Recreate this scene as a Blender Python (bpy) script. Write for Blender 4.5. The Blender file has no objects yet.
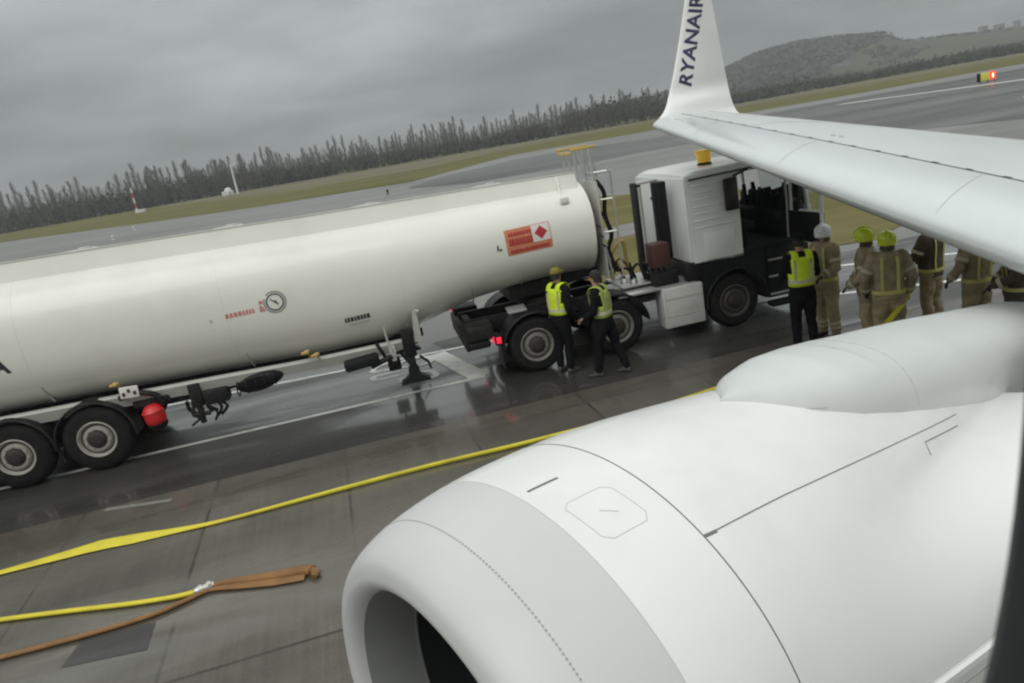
import bpy, bmesh, math, random
import mathutils.bvhtree
from mathutils import Vector, Matrix, noise
R = math.radians
rnd = random.Random(7)
sc = bpy.context.scene
col = sc.collection

# ------------------------------------------------------------------ survey of the place (camera station used as the surveying instrument)
FPX = 740.0; ROLL = R(10); PITCH = R(15.35); EYE = Vector((0, 0, 4.3))
_f = Vector((0, math.cos(PITCH), -math.sin(PITCH))); _r0 = Vector((1, 0, 0)); _u0 = _r0.cross(_f)
_r = _r0*math.cos(ROLL) - _u0*math.sin(ROLL); _u = _u0*math.cos(ROLL) + _r0*math.sin(ROLL)
def sight(x, y): return _f*FPX + _r*(x-512) - _u*(y-341.5)
def gnd(x, y, z=0.0):
    d = sight(x, y); return EYE + d*((z-EYE.z)/d.z)
def at_depth(x, y, zz): return EYE + sight(x, y)*(zz/FPX)

# ------------------------------------------------------------------ object helpers
def link(o):
    col.objects.link(o); return o
def tag(o, label=None, cat=None, group=None, kind=None):
    if label: o['label'] = label
    if cat: o['category'] = cat
    if group: o['group'] = group
    if kind: o['kind'] = kind
    return o
def empty(name, loc, rz=0.0, label=None, cat=None, group=None):
    o = bpy.data.objects.new(name, None); link(o); o.location = loc; o.rotation_euler = (0, 0, rz)
    o.empty_display_size = .2
    return tag(o, label, cat, group)
def fin(bm, name, mat, parent=None, smooth=40, world=False):
    """link a bmesh as one object; world=True: vertices are in world space"""
    me = bpy.data.meshes.new(name)
    if world and parent is not None:
        bm.transform(parent_mat(parent).inverted())
    bm.normal_update()
    bm.to_mesh(me); bm.free()
    for m in (mat if isinstance(mat, (list, tuple)) else [mat]): me.materials.append(m)
    if smooth:
        for p in me.polygons: p.use_smooth = True
        me.set_sharp_from_angle(angle=R(smooth))
    o = bpy.data.objects.new(name, me); link(o)
    if parent is not None: o.parent = parent
    return o
def parent_mat(p):
    m = Matrix.Identity(4)
    while p is not None:
        m = (Matrix.Translation(p.location) @ p.rotation_euler.to_matrix().to_4x4()) @ m
        p = p.parent
    return m
def copy_tree(o, parent=None):
    c = o.copy(); col.objects.link(c); c.parent = parent
    for ch in [k for k in kids.get(o.name, [])]: copy_tree(ch, c)
    return c
kids = {}
def reg(o):
    if o.parent: kids.setdefault(o.parent.name, []).append(o)
    return o
def nb(): return bmesh.new()
def box(bm, c, s, rot=None, bev=0.0, seg=2):
    m = Matrix.Translation(c)
    if rot is not None: m = m @ (rot if isinstance(rot, Matrix) else Matrix.Rotation(rot, 4, 'Z'))
    r = bmesh.ops.create_cube(bm, size=1.0)
    vs = r['verts']
    bmesh.ops.scale(bm, vec=s, verts=vs)
    if bev > 0:
        es = list({e for v in vs for e in v.link_edges})
        g = bmesh.ops.bevel(bm, geom=es, offset=bev, segments=seg, affect='EDGES', profile=.5)
        vs = list({v for f in g['faces'] for v in f.verts} | {v for v in vs if v.is_valid})
        allv = set(vs)
        stack = list(vs)
        while stack:
            v = stack.pop()
            for e in v.link_edges:
                w = e.other_vert(v)
                if w not in allv: allv.add(w); stack.append(w)
        vs = list(allv)
    bmesh.ops.transform(bm, matrix=m, verts=vs)
def basis(d):
    d = Vector(d).normalized(); a = Vector((0, 0, 1)) if abs(d.z) < .95 else Vector((1, 0, 0))
    s = a.cross(d).normalized(); return d, s, d.cross(s)
def loft(bm, rings, cap=True, closed=True, flip=False):
    R_ = [[bm.verts.new(p) for p in r] for r in rings]
    n = len(R_[0])
    for a, b in zip(R_, R_[1:]):
        for i in range(n if closed else n-1):
            j = (i+1) % n
            f = (a[i], a[j], b[j], b[i])
            try: bm.faces.new(f[::-1] if flip else f)
            except ValueError: pass
    if cap and closed:
        for r in ((R_[0][::-1]), R_[-1]):
            try: bm.faces.new(r[::-1] if flip else r)
            except ValueError: pass
    return R_
def cyl(bm, p0, p1, r0, r1=None, n=14, cap=True):
    p0 = Vector(p0); p1 = Vector(p1); r1 = r0 if r1 is None else r1
    d, s, t = basis(p1-p0)
    loft(bm, [[p+(s*math.cos(a)+t*math.sin(a))*r for a in [2*math.pi*k/n for k in range(n)]] for p, r in ((p0, r0), (p1, r1))], cap)
def tube(bm, pts, r, n=8, flat=None, cap=True):
    """tube along points; r float or list; flat=(w,h) elliptical with w in the ground plane"""
    pts = [Vector(p) for p in pts]; rings = []
    for i, p in enumerate(pts):
        a = pts[max(i-1, 0)]; b = pts[min(i+1, len(pts)-1)]
        d, s, t = basis(b-a)
        if i and not flat:      # carry the frame along so the tube never twists
            q_ = prev-d*prev.dot(d)
            if q_.length > 1e-4: s = q_.normalized(); t = d.cross(s)
        prev = s
        rr = r[i] if isinstance(r, (list, tuple)) else r
        if flat: w, h = flat[i] if isinstance(flat, list) else flat
        else: w = h = rr
        rings.append([p + s*math.cos(k)*w + t*math.sin(k)*h for k in [2*math.pi*q/n for q in range(n)]])
    loft(bm, rings, cap)
def lathe(bm, o, d, prof, n=32, cap=False):
    """profile of (t along d, radius)"""
    o = Vector(o); d, s, t = basis(d)
    loft(bm, [[o+d*x+(s*math.cos(a)+t*math.sin(a))*r for a in [2*math.pi*k/n for k in range(n)]] for x, r in prof], cap)
def torus(bm, c, d, Rr, r, n=24, m=8):
    lathe(bm, c, d, [(r*math.sin(a), Rr+r*math.cos(a)) for a in [2*math.pi*k/m for k in range(m+1)]], n)
def ball(bm, c, rad, u=14, v=10, rot=None):
    g = bmesh.ops.create_uvsphere(bm, u_segments=u, v_segments=v, radius=1)
    rad = rad if isinstance(rad, (tuple, list)) else (rad,)*3
    bmesh.ops.scale(bm, vec=rad, verts=g['verts'])
    m = Matrix.Translation(c)
    if rot: m = m @ rot
    bmesh.ops.transform(bm, matrix=m, verts=g['verts'])
def catmull(pts, k=6):
    pts = [Vector(p) for p in pts]; out = []
    for i in range(len(pts)-1):
        p0 = pts[max(i-1, 0)]; p1 = pts[i]; p2 = pts[i+1]; p3 = pts[min(i+2, len(pts)-1)]
        for j in range(k):
            t = j/k
            out.append(.5*((2*p1)+(-p0+p2)*t+(2*p0-5*p1+4*p2-p3)*t*t+(-p0+3*p1-3*p2+p3)*t**3))
    out.append(pts[-1]); return out
def interp(xs, ys, x):
    if x <= xs[0]: return ys[0]
    for a, b, c, d in zip(xs, xs[1:], ys, ys[1:]):
        if x <= b: return c+(d-c)*(x-a)/(b-a)
    return ys[-1]
def text_mesh(txt, size, bold=.0, shear=0.0, space=1.0):
    cu = bpy.data.curves.new('lettering', 'FONT'); cu.body = txt; cu.size = size; cu.offset = bold
    cu.shear = shear; cu.align_x = 'CENTER'; cu.align_y = 'CENTER'; cu.space_character = space; cu.resolution_u = 4
    o = bpy.data.objects.new('lettering', cu); link(o)
    dg = bpy.context.evaluated_depsgraph_get()
    me = bpy.data.meshes.new_from_object(o.evaluated_get(dg))
    bpy.data.objects.remove(o); bpy.data.curves.remove(cu)
    bm = bmesh.new(); bm.from_mesh(me); bpy.data.meshes.remove(me)
    return bm
def evaluated_bm(bm, mods):
    me = bpy.data.meshes.new('work'); bm.to_mesh(me); bm.free()
    o = bpy.data.objects.new('work', me); link(o)
    for typ, kw in mods:
        m = o.modifiers.new(typ, typ)
        for k, v in kw.items(): setattr(m, k, v)
    dg = bpy.context.evaluated_depsgraph_get(); dg.update()
    m2 = bpy.data.meshes.new_from_object(o.evaluated_get(dg))
    bpy.data.objects.remove(o); bpy.data.meshes.remove(me)
    b = bmesh.new(); b.from_mesh(m2); bpy.data.meshes.remove(m2)
    return b

# ------------------------------------------------------------------ materials
def mat(name, color, rough=.6, metal=0.0, spec=.5, noise_amt=0.0, noise_scale=3.0, bump=0.0, bump_scale=20.0, coat=0.0, dirt=None, dirt_scale=1.5, dirt_amt=.5, alpha=None, trans=0.0, emit=None, emit_s=0.0):
    m = bpy.data.materials.new(name); m.use_nodes = True
    nt = m.node_tree; N = nt.nodes; Lk = nt.links; b = N['Principled BSDF']
    b.inputs['Base Color'].default_value = (*color, 1); b.inputs['Roughness'].default_value = rough
    b.inputs['Metallic'].default_value = metal; b.inputs['Specular IOR Level'].default_value = spec
    b.inputs['Coat Weight'].default_value = coat
    b.inputs['Transmission Weight'].default_value = trans
    if emit: b.inputs['Emission Color'].default_value = (*emit, 1); b.inputs['Emission Strength'].default_value = emit_s
    tc = N.new('ShaderNodeTexCoord')
    last = None
    if noise_amt > 0 or dirt:
        n1 = N.new('ShaderNodeTexNoise'); n1.inputs['Scale'].default_value = noise_scale; n1.inputs['Detail'].default_value = 6
        Lk.new(tc.outputs['Object'], n1.inputs['Vector'])
        mr = N.new('ShaderNodeMapRange'); mr.inputs['From Min'].default_value = .3; mr.inputs['From Max'].default_value = .7
        mr.inputs['To Min'].default_value = 1-noise_amt; mr.inputs['To Max'].default_value = 1+noise_amt
        Lk.new(n1.outputs['Fac'], mr.inputs['Value'])
        vm = N.new('ShaderNodeVectorMath'); vm.operation = 'SCALE'; vm.inputs[0].default_value = color
        Lk.new(mr.outputs['Result'], vm.inputs['Scale']); last = vm.outputs[0]
        if dirt:
            n2 = N.new('ShaderNodeTexNoise'); n2.inputs['Scale'].default_value = dirt_scale; n2.inputs['Detail'].default_value = 8; n2.inputs['Roughness'].default_value = .65
            Lk.new(tc.outputs['Object'], n2.inputs['Vector'])
            m2 = N.new('ShaderNodeMapRange'); m2.inputs['From Min'].default_value = .5; m2.inputs['From Max'].default_value = .75; m2.inputs['To Max'].default_value = dirt_amt
            Lk.new(n2.outputs['Fac'], m2.inputs['Value'])
            mx = N.new('ShaderNodeMix'); mx.data_type = 'RGBA'; mx.inputs['B'].default_value = (*dirt, 1)
            Lk.new(m2.outputs['Result'], mx.inputs['Factor']); Lk.new(last, mx.inputs['A']); last = mx.outputs['Result']
        Lk.new(last, b.inputs['Base Color'])
    if bump > 0:
        n3 = N.new('ShaderNodeTexNoise'); n3.inputs['Scale'].default_value = bump_scale; n3.inputs['Detail'].default_value = 4
        Lk.new(tc.outputs['Object'], n3.inputs['Vector'])
        bp = N.new('ShaderNodeBump'); bp.inputs['Strength'].default_value = bump; bp.inputs['Distance'].default_value = .02
        Lk.new(n3.outputs['Fac'], bp.inputs['Height']); Lk.new(bp.outputs['Normal'], b.inputs['Normal'])
    return m

def ground_mat(name, base, base2, scale=.3, wet=0.5, rough=(.15, .6), joints=None, stain=None, grain=.15, streak=None):
    """procedural wet paving: two tones, patches of standing damp (darker and glossier), optional slab joints"""
    m = bpy.data.materials.new(name); m.use_nodes = True
    nt = m.node_tree; N = nt.nodes; K = nt.links; b = N['Principled BSDF']
    tc = N.new('ShaderNodeTexCoord'); mp = N.new('ShaderNodeMapping'); mp.inputs['Rotation'].default_value = (0, 0, R(-12))
    K.new(tc.outputs['Object'], mp.inputs['Vector'])
    def nz(sc_, det=6, rg=.6, vec=None, dist=0.0):
        n = N.new('ShaderNodeTexNoise'); n.inputs['Scale'].default_value = sc_; n.inputs['Detail'].default_value = det; n.inputs['Roughness'].default_value = rg
        n.inputs['Distortion'].default_value = dist
        K.new((vec or mp.outputs['Vector']), n.inputs['Vector']); return n.outputs['Fac']
    def mrange(v, a, b_, c=0, d=1):
        n = N.new('ShaderNodeMapRange'); n.inputs['From Min'].default_value = a; n.inputs['From Max'].default_value = b_
        n.inputs['To Min'].default_value = c; n.inputs['To Max'].default_value = d; K.new(v, n.inputs['Value']); return n.outputs['Result']
    def mix(f, a, b_):
        n = N.new('ShaderNodeMix'); n.data_type = 'RGBA'
        if isinstance(f, float): n.inputs['Factor'].default_value = f
        else: K.new(f, n.inputs['Factor'])
        for k, v in (('A', a), ('B', b_)):
            if isinstance(v, tuple): n.inputs[k].default_value = (*v, 1)
            else: K.new(v, n.inputs[k])
        return n.outputs['Result']
    def mul(a, b_):
        n = N.new('ShaderNodeMath'); n.operation = 'MULTIPLY'
        for i, v in enumerate((a, b_)):
            if isinstance(v, float): n.inputs[i].default_value = v
            else: K.new(v, n.inputs[i])
        return n.outputs[0]
    ms = N.new('ShaderNodeMapping'); ms.inputs['Scale'].default_value = (.35, 1.6, 1); K.new(mp.outputs['Vector'], ms.inputs['Vector'])
    big = mrange(nz(scale, 5), .35, .65)
    c = mix(big, base, base2)
    st = mrange(nz(scale*2.2, 7, .65, ms.outputs['Vector'], .4), .42, .68)
    dk = tuple(x*.52 for x in base)
    c = mix(mul(st, .75), c, dk)
    gr = nz(28, 4, .7); c2 = mrange(gr, .3, .7, 1-grain, 1+grain)
    vm = N.new('ShaderNodeVectorMath'); vm.operation = 'SCALE'; K.new(c, vm.inputs[0]); K.new(c2, vm.inputs['Scale']); c = vm.outputs[0]
    wetf = mrange(nz(scale*1.3, 6, .6, ms.outputs['Vector'], .6), .40, .62)
    if streak:
        ms2 = N.new('ShaderNodeMapping'); ms2.inputs['Scale'].default_value = (.04, 1.0, 1); K.new(mp.outputs['Vector'], ms2.inputs['Vector'])
        s2 = mrange(nz(streak[0], 4, .6, ms2.outputs['Vector']), .4, .65); c = mix(mul(s2, streak[1]), c, streak[2])
    bumpsrc = None
    if joints:
        du, dv, ou, ov, wj = joints
        sep = N.new('ShaderNodeSeparateXYZ'); K.new(mp.outputs['Vector'], sep.inputs[0])
        jw = nz(1.5, 3)
        outs = []
        slab = []
        for ax, d_, o_ in ((0, du, ou), (1, dv, ov)):
            a1 = N.new('ShaderNodeMath'); a1.operation = 'SUBTRACT'; K.new(sep.outputs[ax], a1.inputs[0]); a1.inputs[1].default_value = o_
            a2 = N.new('ShaderNodeMath'); a2.operation = 'DIVIDE'; K.new(a1.outputs[0], a2.inputs[0]); a2.inputs[1].default_value = d_
            fl = N.new('ShaderNodeMath'); fl.operation = 'FLOOR'; K.new(a2.outputs[0], fl.inputs[0]); slab.append(fl.outputs[0])
            a3 = N.new('ShaderNodeMath'); a3.operation = 'PINGPONG'; K.new(a2.outputs[0], a3.inputs[0]); a3.inputs[1].default_value = .5
            a4 = N.new('ShaderNodeMath'); a4.operation = 'MULTIPLY'; K.new(a3.outputs[0], a4.inputs[0]); a4.inputs[1].default_value = d_
            outs.append(mrange(a4.outputs[0], wj*.4, wj, 1, 0))
        mxn = N.new('ShaderNodeMath'); mxn.operation = 'MAXIMUM'; K.new(outs[0], mxn.inputs[0]); K.new(outs[1], mxn.inputs[1])
        cb = N.new('ShaderNodeCombineXYZ'); K.new(slab[0], cb.inputs[0]); K.new(slab[1], cb.inputs[1])
        wn = N.new('ShaderNodeTexWhiteNoise'); wn.noise_dimensions = '2D'; K.new(cb.outputs[0], wn.inputs['Vector'])
        sv = mrange(wn.outputs['Value'], 0, 1, .86, 1.16)
        v2 = N.new('ShaderNodeVectorMath'); v2.operation = 'SCALE'; K.new(c, v2.inputs[0]); K.new(sv, v2.inputs['Scale']); c = v2.outputs[0]
        c = mix(mul(mxn.outputs[0], mrange(jw, .3, .6, .45, .9)), c, (.02, .019, .016))
        bumpsrc = mxn.outputs[0]
        # transverse brush/tining marks
        mt = N.new('ShaderNodeMapping'); mt.inputs['Scale'].default_value = (9, .25, 1); K.new(mp.outputs['Vector'], mt.inputs['Vector'])
        tn = mrange(nz(1.6, 5, .6, mt.outputs['Vector']), .35, .68, .88, 1.13)
        v3 = N.new('ShaderNodeVectorMath'); v3.operation = 'SCALE'; K.new(c, v3.inputs[0]); K.new(tn, v3.inputs['Scale']); c = v3.outputs[0]
    wf = mul(wetf, wet)
    c = mix(wf, c, tuple(x*.7 for x in base))
    K.new(c, b.inputs['Base Color'])
    rr = mrange(wf, 0, 1, rough[1], rough[0])
    K.new(rr, b.inputs['Roughness'])
    bp = N.new('ShaderNodeBump'); bp.inputs['Strength'].default_value = .25; bp.inputs['Distance'].default_value = .01
    K.new(gr, bp.inputs['Height']); K.new(bp.outputs['Normal'], b.inputs['Normal'])
    b.inputs['Specular IOR Level'].default_value = .45
    K.new(wf, b.inputs['Coat Weight']); b.inputs['Coat Roughness'].default_value = rough[0]*.7; b.inputs['Coat IOR'].default_value = 1.45
    return m

M = {}
M['apron'] = ground_mat('wet concrete slabs', (.128, .117, .096), (.064, .059, .049), .42, .9, (.13, .55), joints=(1.94, 4.15, -2.5, 6.6, .028))
M['asphalt'] = ground_mat('wet asphalt', (.068, .065, .059), (.044, .042, .039), .3, 1.0, (.10, .45))
M['taxi'] = ground_mat('pale taxiway concrete', (.21, .205, .19), (.16, .157, .147), .05, .5, (.3, .7), streak=(.25, .5, (.10, .10, .095)))
M['runway'] = ground_mat('dark runway asphalt', (.052, .052, .053), (.075, .075, .073), .03, .5, (.3, .7), streak=(.3, .6, (.12, .12, .115)))
M['road'] = ground_mat('service road', (.20, .195, .185), (.17, .165, .155), .3, .4, (.3, .7))
def grass_mat(name, a, b_, c_, sc1):
    m = bpy.data.materials.new(name); m.use_nodes = True; N = m.node_tree.nodes; K = m.node_tree.links; b = N['Principled BSDF']
    tc = N.new('ShaderNodeTexCoord')
    mp = N.new('ShaderNodeMapping'); mp.inputs['Rotation'].default_value = (0, 0, R(-15)); mp.inputs['Scale'].default_value = (.25, 1, 1); K.new(tc.outputs['Object'], mp.inputs['Vector'])
    n = N.new('ShaderNodeTexNoise'); n.inputs['Scale'].default_value = sc1; n.inputs['Detail'].default_value = 8; K.new(mp.outputs[0], n.inputs['Vector'])
    cr = N.new('ShaderNodeValToRGB'); e = cr.color_ramp.elements
    e[0].position = .3; e[0].color = (*a, 1); e[1].position = .7; e[1].color = (*c_, 1); q = e.new(.5); q.color = (*b_, 1)
    K.new(n.outputs['Fac'], cr.inputs['Fac']); K.new(cr.outputs['Color'], b.inputs['Base Color'])
    b.inputs['Roughness'].default_value = .95; b.inputs['Specular IOR Level'].default_value = .1
    return m
M['grass'] = grass_mat('winter grass', (.085, .085, .028), (.125, .118, .045), (.155, .14, .06), .12)
M['grass_dry'] = grass_mat('dry far grass', (.10, .095, .055), (.15, .14, .09), (.19, .175, .12), .04)
M['field'] = grass_mat('hill field', (.045, .055, .028), (.065, .075, .04), (.09, .095, .055), .01)
M['faint'] = mat('faded paint', (.20, .195, .18), .6, dirt=(.08, .078, .07), dirt_scale=4, dirt_amt=.8, noise_amt=.1)
M['rivet'] = mat('rivet heads', (.33, .33, .33), .6)
M['island'] = grass_mat('verge grass', (.09, .085, .03), (.14, .125, .05), (.17, .15, .07), .35)
M['paint'] = mat('worn road paint', (.74, .74, .70), .5, noise_amt=.08, noise_scale=2, dirt=(.16, .155, .14), dirt_scale=4.5, dirt_amt=.6)
M['paint_far'] = mat('far paint', (.55, .55, .5), .6)
M['patch'] = ground_mat('dark repair patch', (.042, .041, .038), (.05, .048, .044), .8, .3, (.3, .6))
M['bark'] = mat('bare bark', (.11, .10, .085), .9, noise_amt=.2)
M['twig'] = mat('bare twigs', (.125, .115, .10), .95)
M['ever'] = mat('dark thicket', (.035, .038, .024), .95, noise_amt=.4, noise_scale=.15)
M['wood'] = mat('hill woodland', (.022, .024, .018), .95, noise_amt=.4, noise_scale=.03)
M['tank'] = mat('cream tank enamel', (.80, .79, .72), .28, coat=.3, noise_amt=.02, noise_scale=.7, dirt=(.55, .53, .46), dirt_scale=1.1, dirt_amt=.25)
M['tankgrey'] = mat('tank dull aluminium', (.48, .48, .44), .5, noise_amt=.05, dirt=(.3, .29, .26), dirt_scale=4, dirt_amt=.5)
M['white'] = mat('cab white paint', (.84, .85, .83), .3, coat=.4, noise_amt=.02)
M['black'] = mat('black plastic', (.011, .011, .012), .5, spec=.3, noise_amt=.2)
M['chassis'] = mat('chassis black', (.014, .014, .014), .6, spec=.3, noise_amt=.3, noise_scale=6, dirt=(.09, .08, .065), dirt_scale=5, dirt_amt=.5)
M['navy'] = mat('dark grey bumper', (.012, .013, .016), .5, spec=.3, noise_amt=.2)
M['rubber'] = mat('tyre rubber', (.012, .012, .012), .75, spec=.25, noise_amt=.2, noise_scale=8, dirt=(.05, .046, .04), dirt_scale=6, dirt_amt=.5)
M['rim'] = mat('dusty silver rim', (.42, .40, .36), .5, metal=.2, noise_amt=.1, noise_scale=8, dirt=(.12, .11, .09), dirt_scale=9, dirt_amt=.6)
M['rimdull'] = mat('grey rim', (.22, .21, .19), .55, noise_amt=.1, noise_scale=8, dirt=(.07, .065, .055), dirt_scale=7, dirt_amt=.7)
M['rimdark'] = mat('dark rim', (.075, .072, .068), .5, noise_amt=.1, noise_scale=8)
M['hub'] = mat('dirty hub', (.035, .03, .026), .7)
M['alu'] = mat('aluminium', (.55, .55, .53), .4, metal=.6, noise_amt=.06, noise_scale=4)
M['skirt'] = mat('pale side skirt', (.60, .60, .57), .5, noise_amt=.04, dirt=(.3, .29, .26), dirt_scale=3, dirt_amt=.5)
M['red'] = mat('red cover', (.60, .025, .03), .35)
M['redbrown'] = mat('oxide red box', (.075, .03, .026), .6)
M['lampred'] = mat('red lamp lens', (.7, .02, .03), .2, emit=(1, .03, .08), emit_s=.7)
M['orange'] = mat('placard orange', (.60, .22, .11), .6, noise_amt=.12, noise_scale=14)
M['placwhite'] = mat('placard white', (.75, .70, .66), .6)
M['placred'] = mat('placard red', (.45, .03, .04), .6)
M['ink'] = mat('black lettering', (.03, .03, .035), .6)
M['inkgrey'] = mat('grey lettering', (.09, .09, .09), .6)
M['redink'] = mat('faded red lettering', (.58, .20, .19), .6)
M['amber'] = mat('amber lens', (.62, .38, .04), .25, emit=(1, .6, .05), emit_s=.15)
M['railyel'] = mat('handrail yellow', (.52, .38, .12), .6)
M['glass'] = mat('cab glass', (.8, .85, .85), .03, trans=1.0)
M['mirror'] = mat('mirror black', (.02, .02, .022), .25)
M['seat'] = mat('cab seat cloth', (.02, .02, .023), .9)
M['airwhite'] = mat('airframe white', (.80, .80, .785), .32, coat=.25, noise_amt=.015, noise_scale=1.5, dirt=(.62, .63, .61), dirt_scale=.9, dirt_amt=.5)
M['lip'] = mat('inlet cowl grey white', (.60, .60, .595), .38, noise_amt=.015, noise_scale=1.2, dirt=(.5, .5, .49), dirt_scale=1.3, dirt_amt=.35)
M['pylon'] = mat('pylon grey', (.62, .64, .62), .35, noise_amt=.02, dirt=(.45, .47, .46), dirt_scale=2, dirt_amt=.3)
M['wing'] = mat('wing grey paint', (.57, .60, .59), .32, noise_amt=.03, noise_scale=.8, dirt=(.45, .47, .46), dirt_scale=.7, dirt_amt=.35)
M['slat'] = mat('slat polished grey', (.62, .65, .65), .22, metal=.35, noise_amt=.02)
M['seam'] = mat('panel gap', (.17, .17, .165), .8)
M['seamlight'] = mat('faint panel gap', (.50, .50, .49), .7)
M['duct'] = mat('inlet duct liner', (.23, .235, .23), .6, noise_amt=.05)
M['fan'] = mat('fan titanium', (.05, .052, .055), .4, metal=.6)
M['navyink'] = mat('navy livery lettering', (.03, .04, .09), .5)
M['trim'] = mat('window surround', (.02, .022, .024), .7)
M['hosey'] = mat('yellow layflat hose', (.64, .55, .03), .5, noise_amt=.08, noise_scale=3, dirt=(.32, .25, .05), dirt_scale=2, dirt_amt=.6)
M['hosegold'] = mat('golden hose', (.60, .46, .05), .55, dirt=(.25, .17, .06), dirt_scale=3, dirt_amt=.6, noise_amt=.1)
M['hosebrown'] = mat('brown canvas hose', (.24, .12, .04), .75, noise_amt=.15, noise_scale=5, dirt=(.10, .055, .03), dirt_scale=3, dirt_amt=.6, bump=.4, bump_scale=40)
M['coupling'] = mat('coupling metal', (.55, .54, .5), .35, metal=.8, noise_amt=.2, noise_scale=30)
M['skin'] = mat('skin', (.45, .27, .20), .5)
M['glove'] = mat('dark glove', (.03, .03, .03), .8)
M['hair'] = mat('dark hair', (.025, .02, .017), .8)
M['tunic'] = mat('fire tunic', (.34, .28, .17), .85, noise_amt=.22, noise_scale=7, dirt=(.09, .075, .05), dirt_scale=3.2, dirt_amt=.8, bump=.5, bump_scale=12)  # dark blotches paint in crease shade along with soiled patches
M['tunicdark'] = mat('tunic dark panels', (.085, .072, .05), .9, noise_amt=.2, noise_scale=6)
M['band'] = mat('reflective tape', (.52, .50, .36), .4)
M['bandyel'] = mat('yellow reflective tape', (.60, .56, .18), .45)
M['hiviz'] = mat('hi vis yellow', (.62, .80, .03), .6, noise_amt=.06, noise_scale=9, bump=.3, bump_scale=14)
M['hivizdull'] = mat('hi vis green yellow', (.36, .45, .10), .7, noise_amt=.12, noise_scale=9)
M['helmyel'] = mat('helmet yellow', (.66, .80, .02), .25, coat=.5)
M['helmwhite'] = mat('helmet white', (.86, .87, .88), .25, coat=.5)
M['blackcloth'] = mat('black cloth', (.009, .009, .011), .9, spec=.15, noise_amt=.2, noise_scale=6, bump=.4, bump_scale=12)
M['boot'] = mat('boot leather', (.02, .018, .016), .5)
M['darkshoe'] = mat('dark trainer', (.06, .06, .06), .6)
M['olive'] = mat('olive cap', (.20, .17, .03), .8)
M['shoe'] = mat('pale shoe', (.35, .34, .33), .6)
M['signyel'] = mat('sign yellow', (.55, .55, .08), .5, emit=(.8, .75, .1), emit_s=.12)
M['signred'] = mat('sign red', (.6, .04, .03), .5, emit=(1, .07, .02), emit_s=.9)
M['lampw'] = mat('sign lamp', (1, .8, .5), .4, emit=(1, .75, .45), emit_s=2.2)
M['mast'] = mat('white mast', (.65, .66, .64), .6)
M['mastred'] = mat('mast red', (.4, .08, .06), .6)
M['wall'] = mat('distant wall', (.3, .3, .29), .8)
M['roof'] = mat('distant roof', (.1, .1, .1), .8)

# ------------------------------------------------------------------ camera, world, lights
cam_d = bpy.data.cameras.new('camera'); cam = bpy.data.objects.new('camera', cam_d); link(cam)
cam_d.sensor_width = 36; cam_d.lens = FPX/1024*36; cam_d.clip_start = .02; cam_d.clip_end = 20000
rm = Matrix((_r, _u, -_f)).transposed().to_4x4()
cam.matrix_world = Matrix.Translation(EYE) @ rm
cam_d.dof.use_dof = True; cam_d.dof.focus_distance = 10; cam_d.dof.aperture_fstop = 10.5
sc.camera = cam

SUN_EL = R(52); SUN_AZ = R(205)      # compass bearing, clockwise from +Y
w = bpy.data.worlds.new('World'); sc.world = w; w.use_nodes = True
N = w.node_tree.nodes; K = w.node_tree.links; N.clear()
out = N.new('ShaderNodeOutputWorld'); bg = N.new('ShaderNodeBackground'); K.new(bg.outputs[0], out.inputs[0])
sky = N.new('ShaderNodeTexSky'); sky.sky_type = 'NISHITA'; sky.sun_disc = False; sky.sun_elevation = SUN_EL; sky.sun_rotation = SUN_AZ
sky.air_density = 1; sky.dust_density = 4
tc = N.new('ShaderNodeTexCoord'); sp = N.new('ShaderNodeSeparateXYZ'); K.new(tc.outputs['Generated'], sp.inputs[0])
def mr(v, a, b, c, d, cl=True):
    n = N.new('ShaderNodeMapRange'); n.inputs['From Min'].default_value = a; n.inputs['From Max'].default_value = b
    n.inputs['To Min'].default_value = c; n.inputs['To Max'].default_value = d; n.clamp = cl; K.new(v, n.inputs['Value']); return n.outputs['Result']
def mm(op, a, b):
    n = N.new('ShaderNodeMath'); n.operation = op
    for i, v in enumerate((a, b)):
        if isinstance(v, (int, float)): n.inputs[i].default_value = v
        else: K.new(v, n.inputs[i])
    return n.outputs[0]
# cloud deck: the view direction projected on a flat layer overhead
zc = mm('ADD', mm('MAXIMUM', sp.outputs[2], 0.0), .16)
cx = mm('DIVIDE', sp.outputs[0], zc); cy = mm('DIVIDE', sp.outputs[1], zc)
cb = N.new('ShaderNodeCombineXYZ'); K.new(cx, cb.inputs[0]); K.new(cy, cb.inputs[1])
def cn(s, det, off):
    mp = N.new('ShaderNodeMapping'); mp.inputs['Location'].default_value = off; K.new(cb.outputs[0], mp.inputs['Vector'])
    n = N.new('ShaderNodeTexNoise'); n.inputs['Scale'].default_value = s; n.inputs['Detail'].default_value = det; n.inputs['Roughness'].default_value = .5; n.inputs['Distortion'].default_value = .35
    K.new(mp.outputs[0], n.inputs['Vector']); return n.outputs['Fac']
c1 = mr(cn(.62, 5, (3.1, 1.7, 0)), .34, .66, .70, 1.30)
c2 = mr(cn(1.9, 6, (7, 2, 0)), .3, .7, .88, 1.12)
grad = N.new('ShaderNodeValToRGB'); gz = mr(sp.outputs[2], -.05, 1, 0, 1); K.new(gz, grad.inputs[0])
e = grad.color_ramp.elements
e[0].position = 0; e[0].color = (.25, .272, .268, 1)
e[1].position = 1; e[1].color = (1.18, 1.22, 1.20, 1)
for p_, v in ((.06, (.262, .285, .282)), (.16, (.33, .355, .35)), (.30, (.43, .46, .452)), (.55, (.85, .89, .875))):
    q = e.new(p_); q.color = (*v, 1)
cl = N.new('ShaderNodeVectorMath'); cl.operation = 'SCALE'; K.new(grad.outputs[0], cl.inputs[0]); K.new(mm('MULTIPLY', c1, c2), cl.inputs['Scale'])
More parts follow.
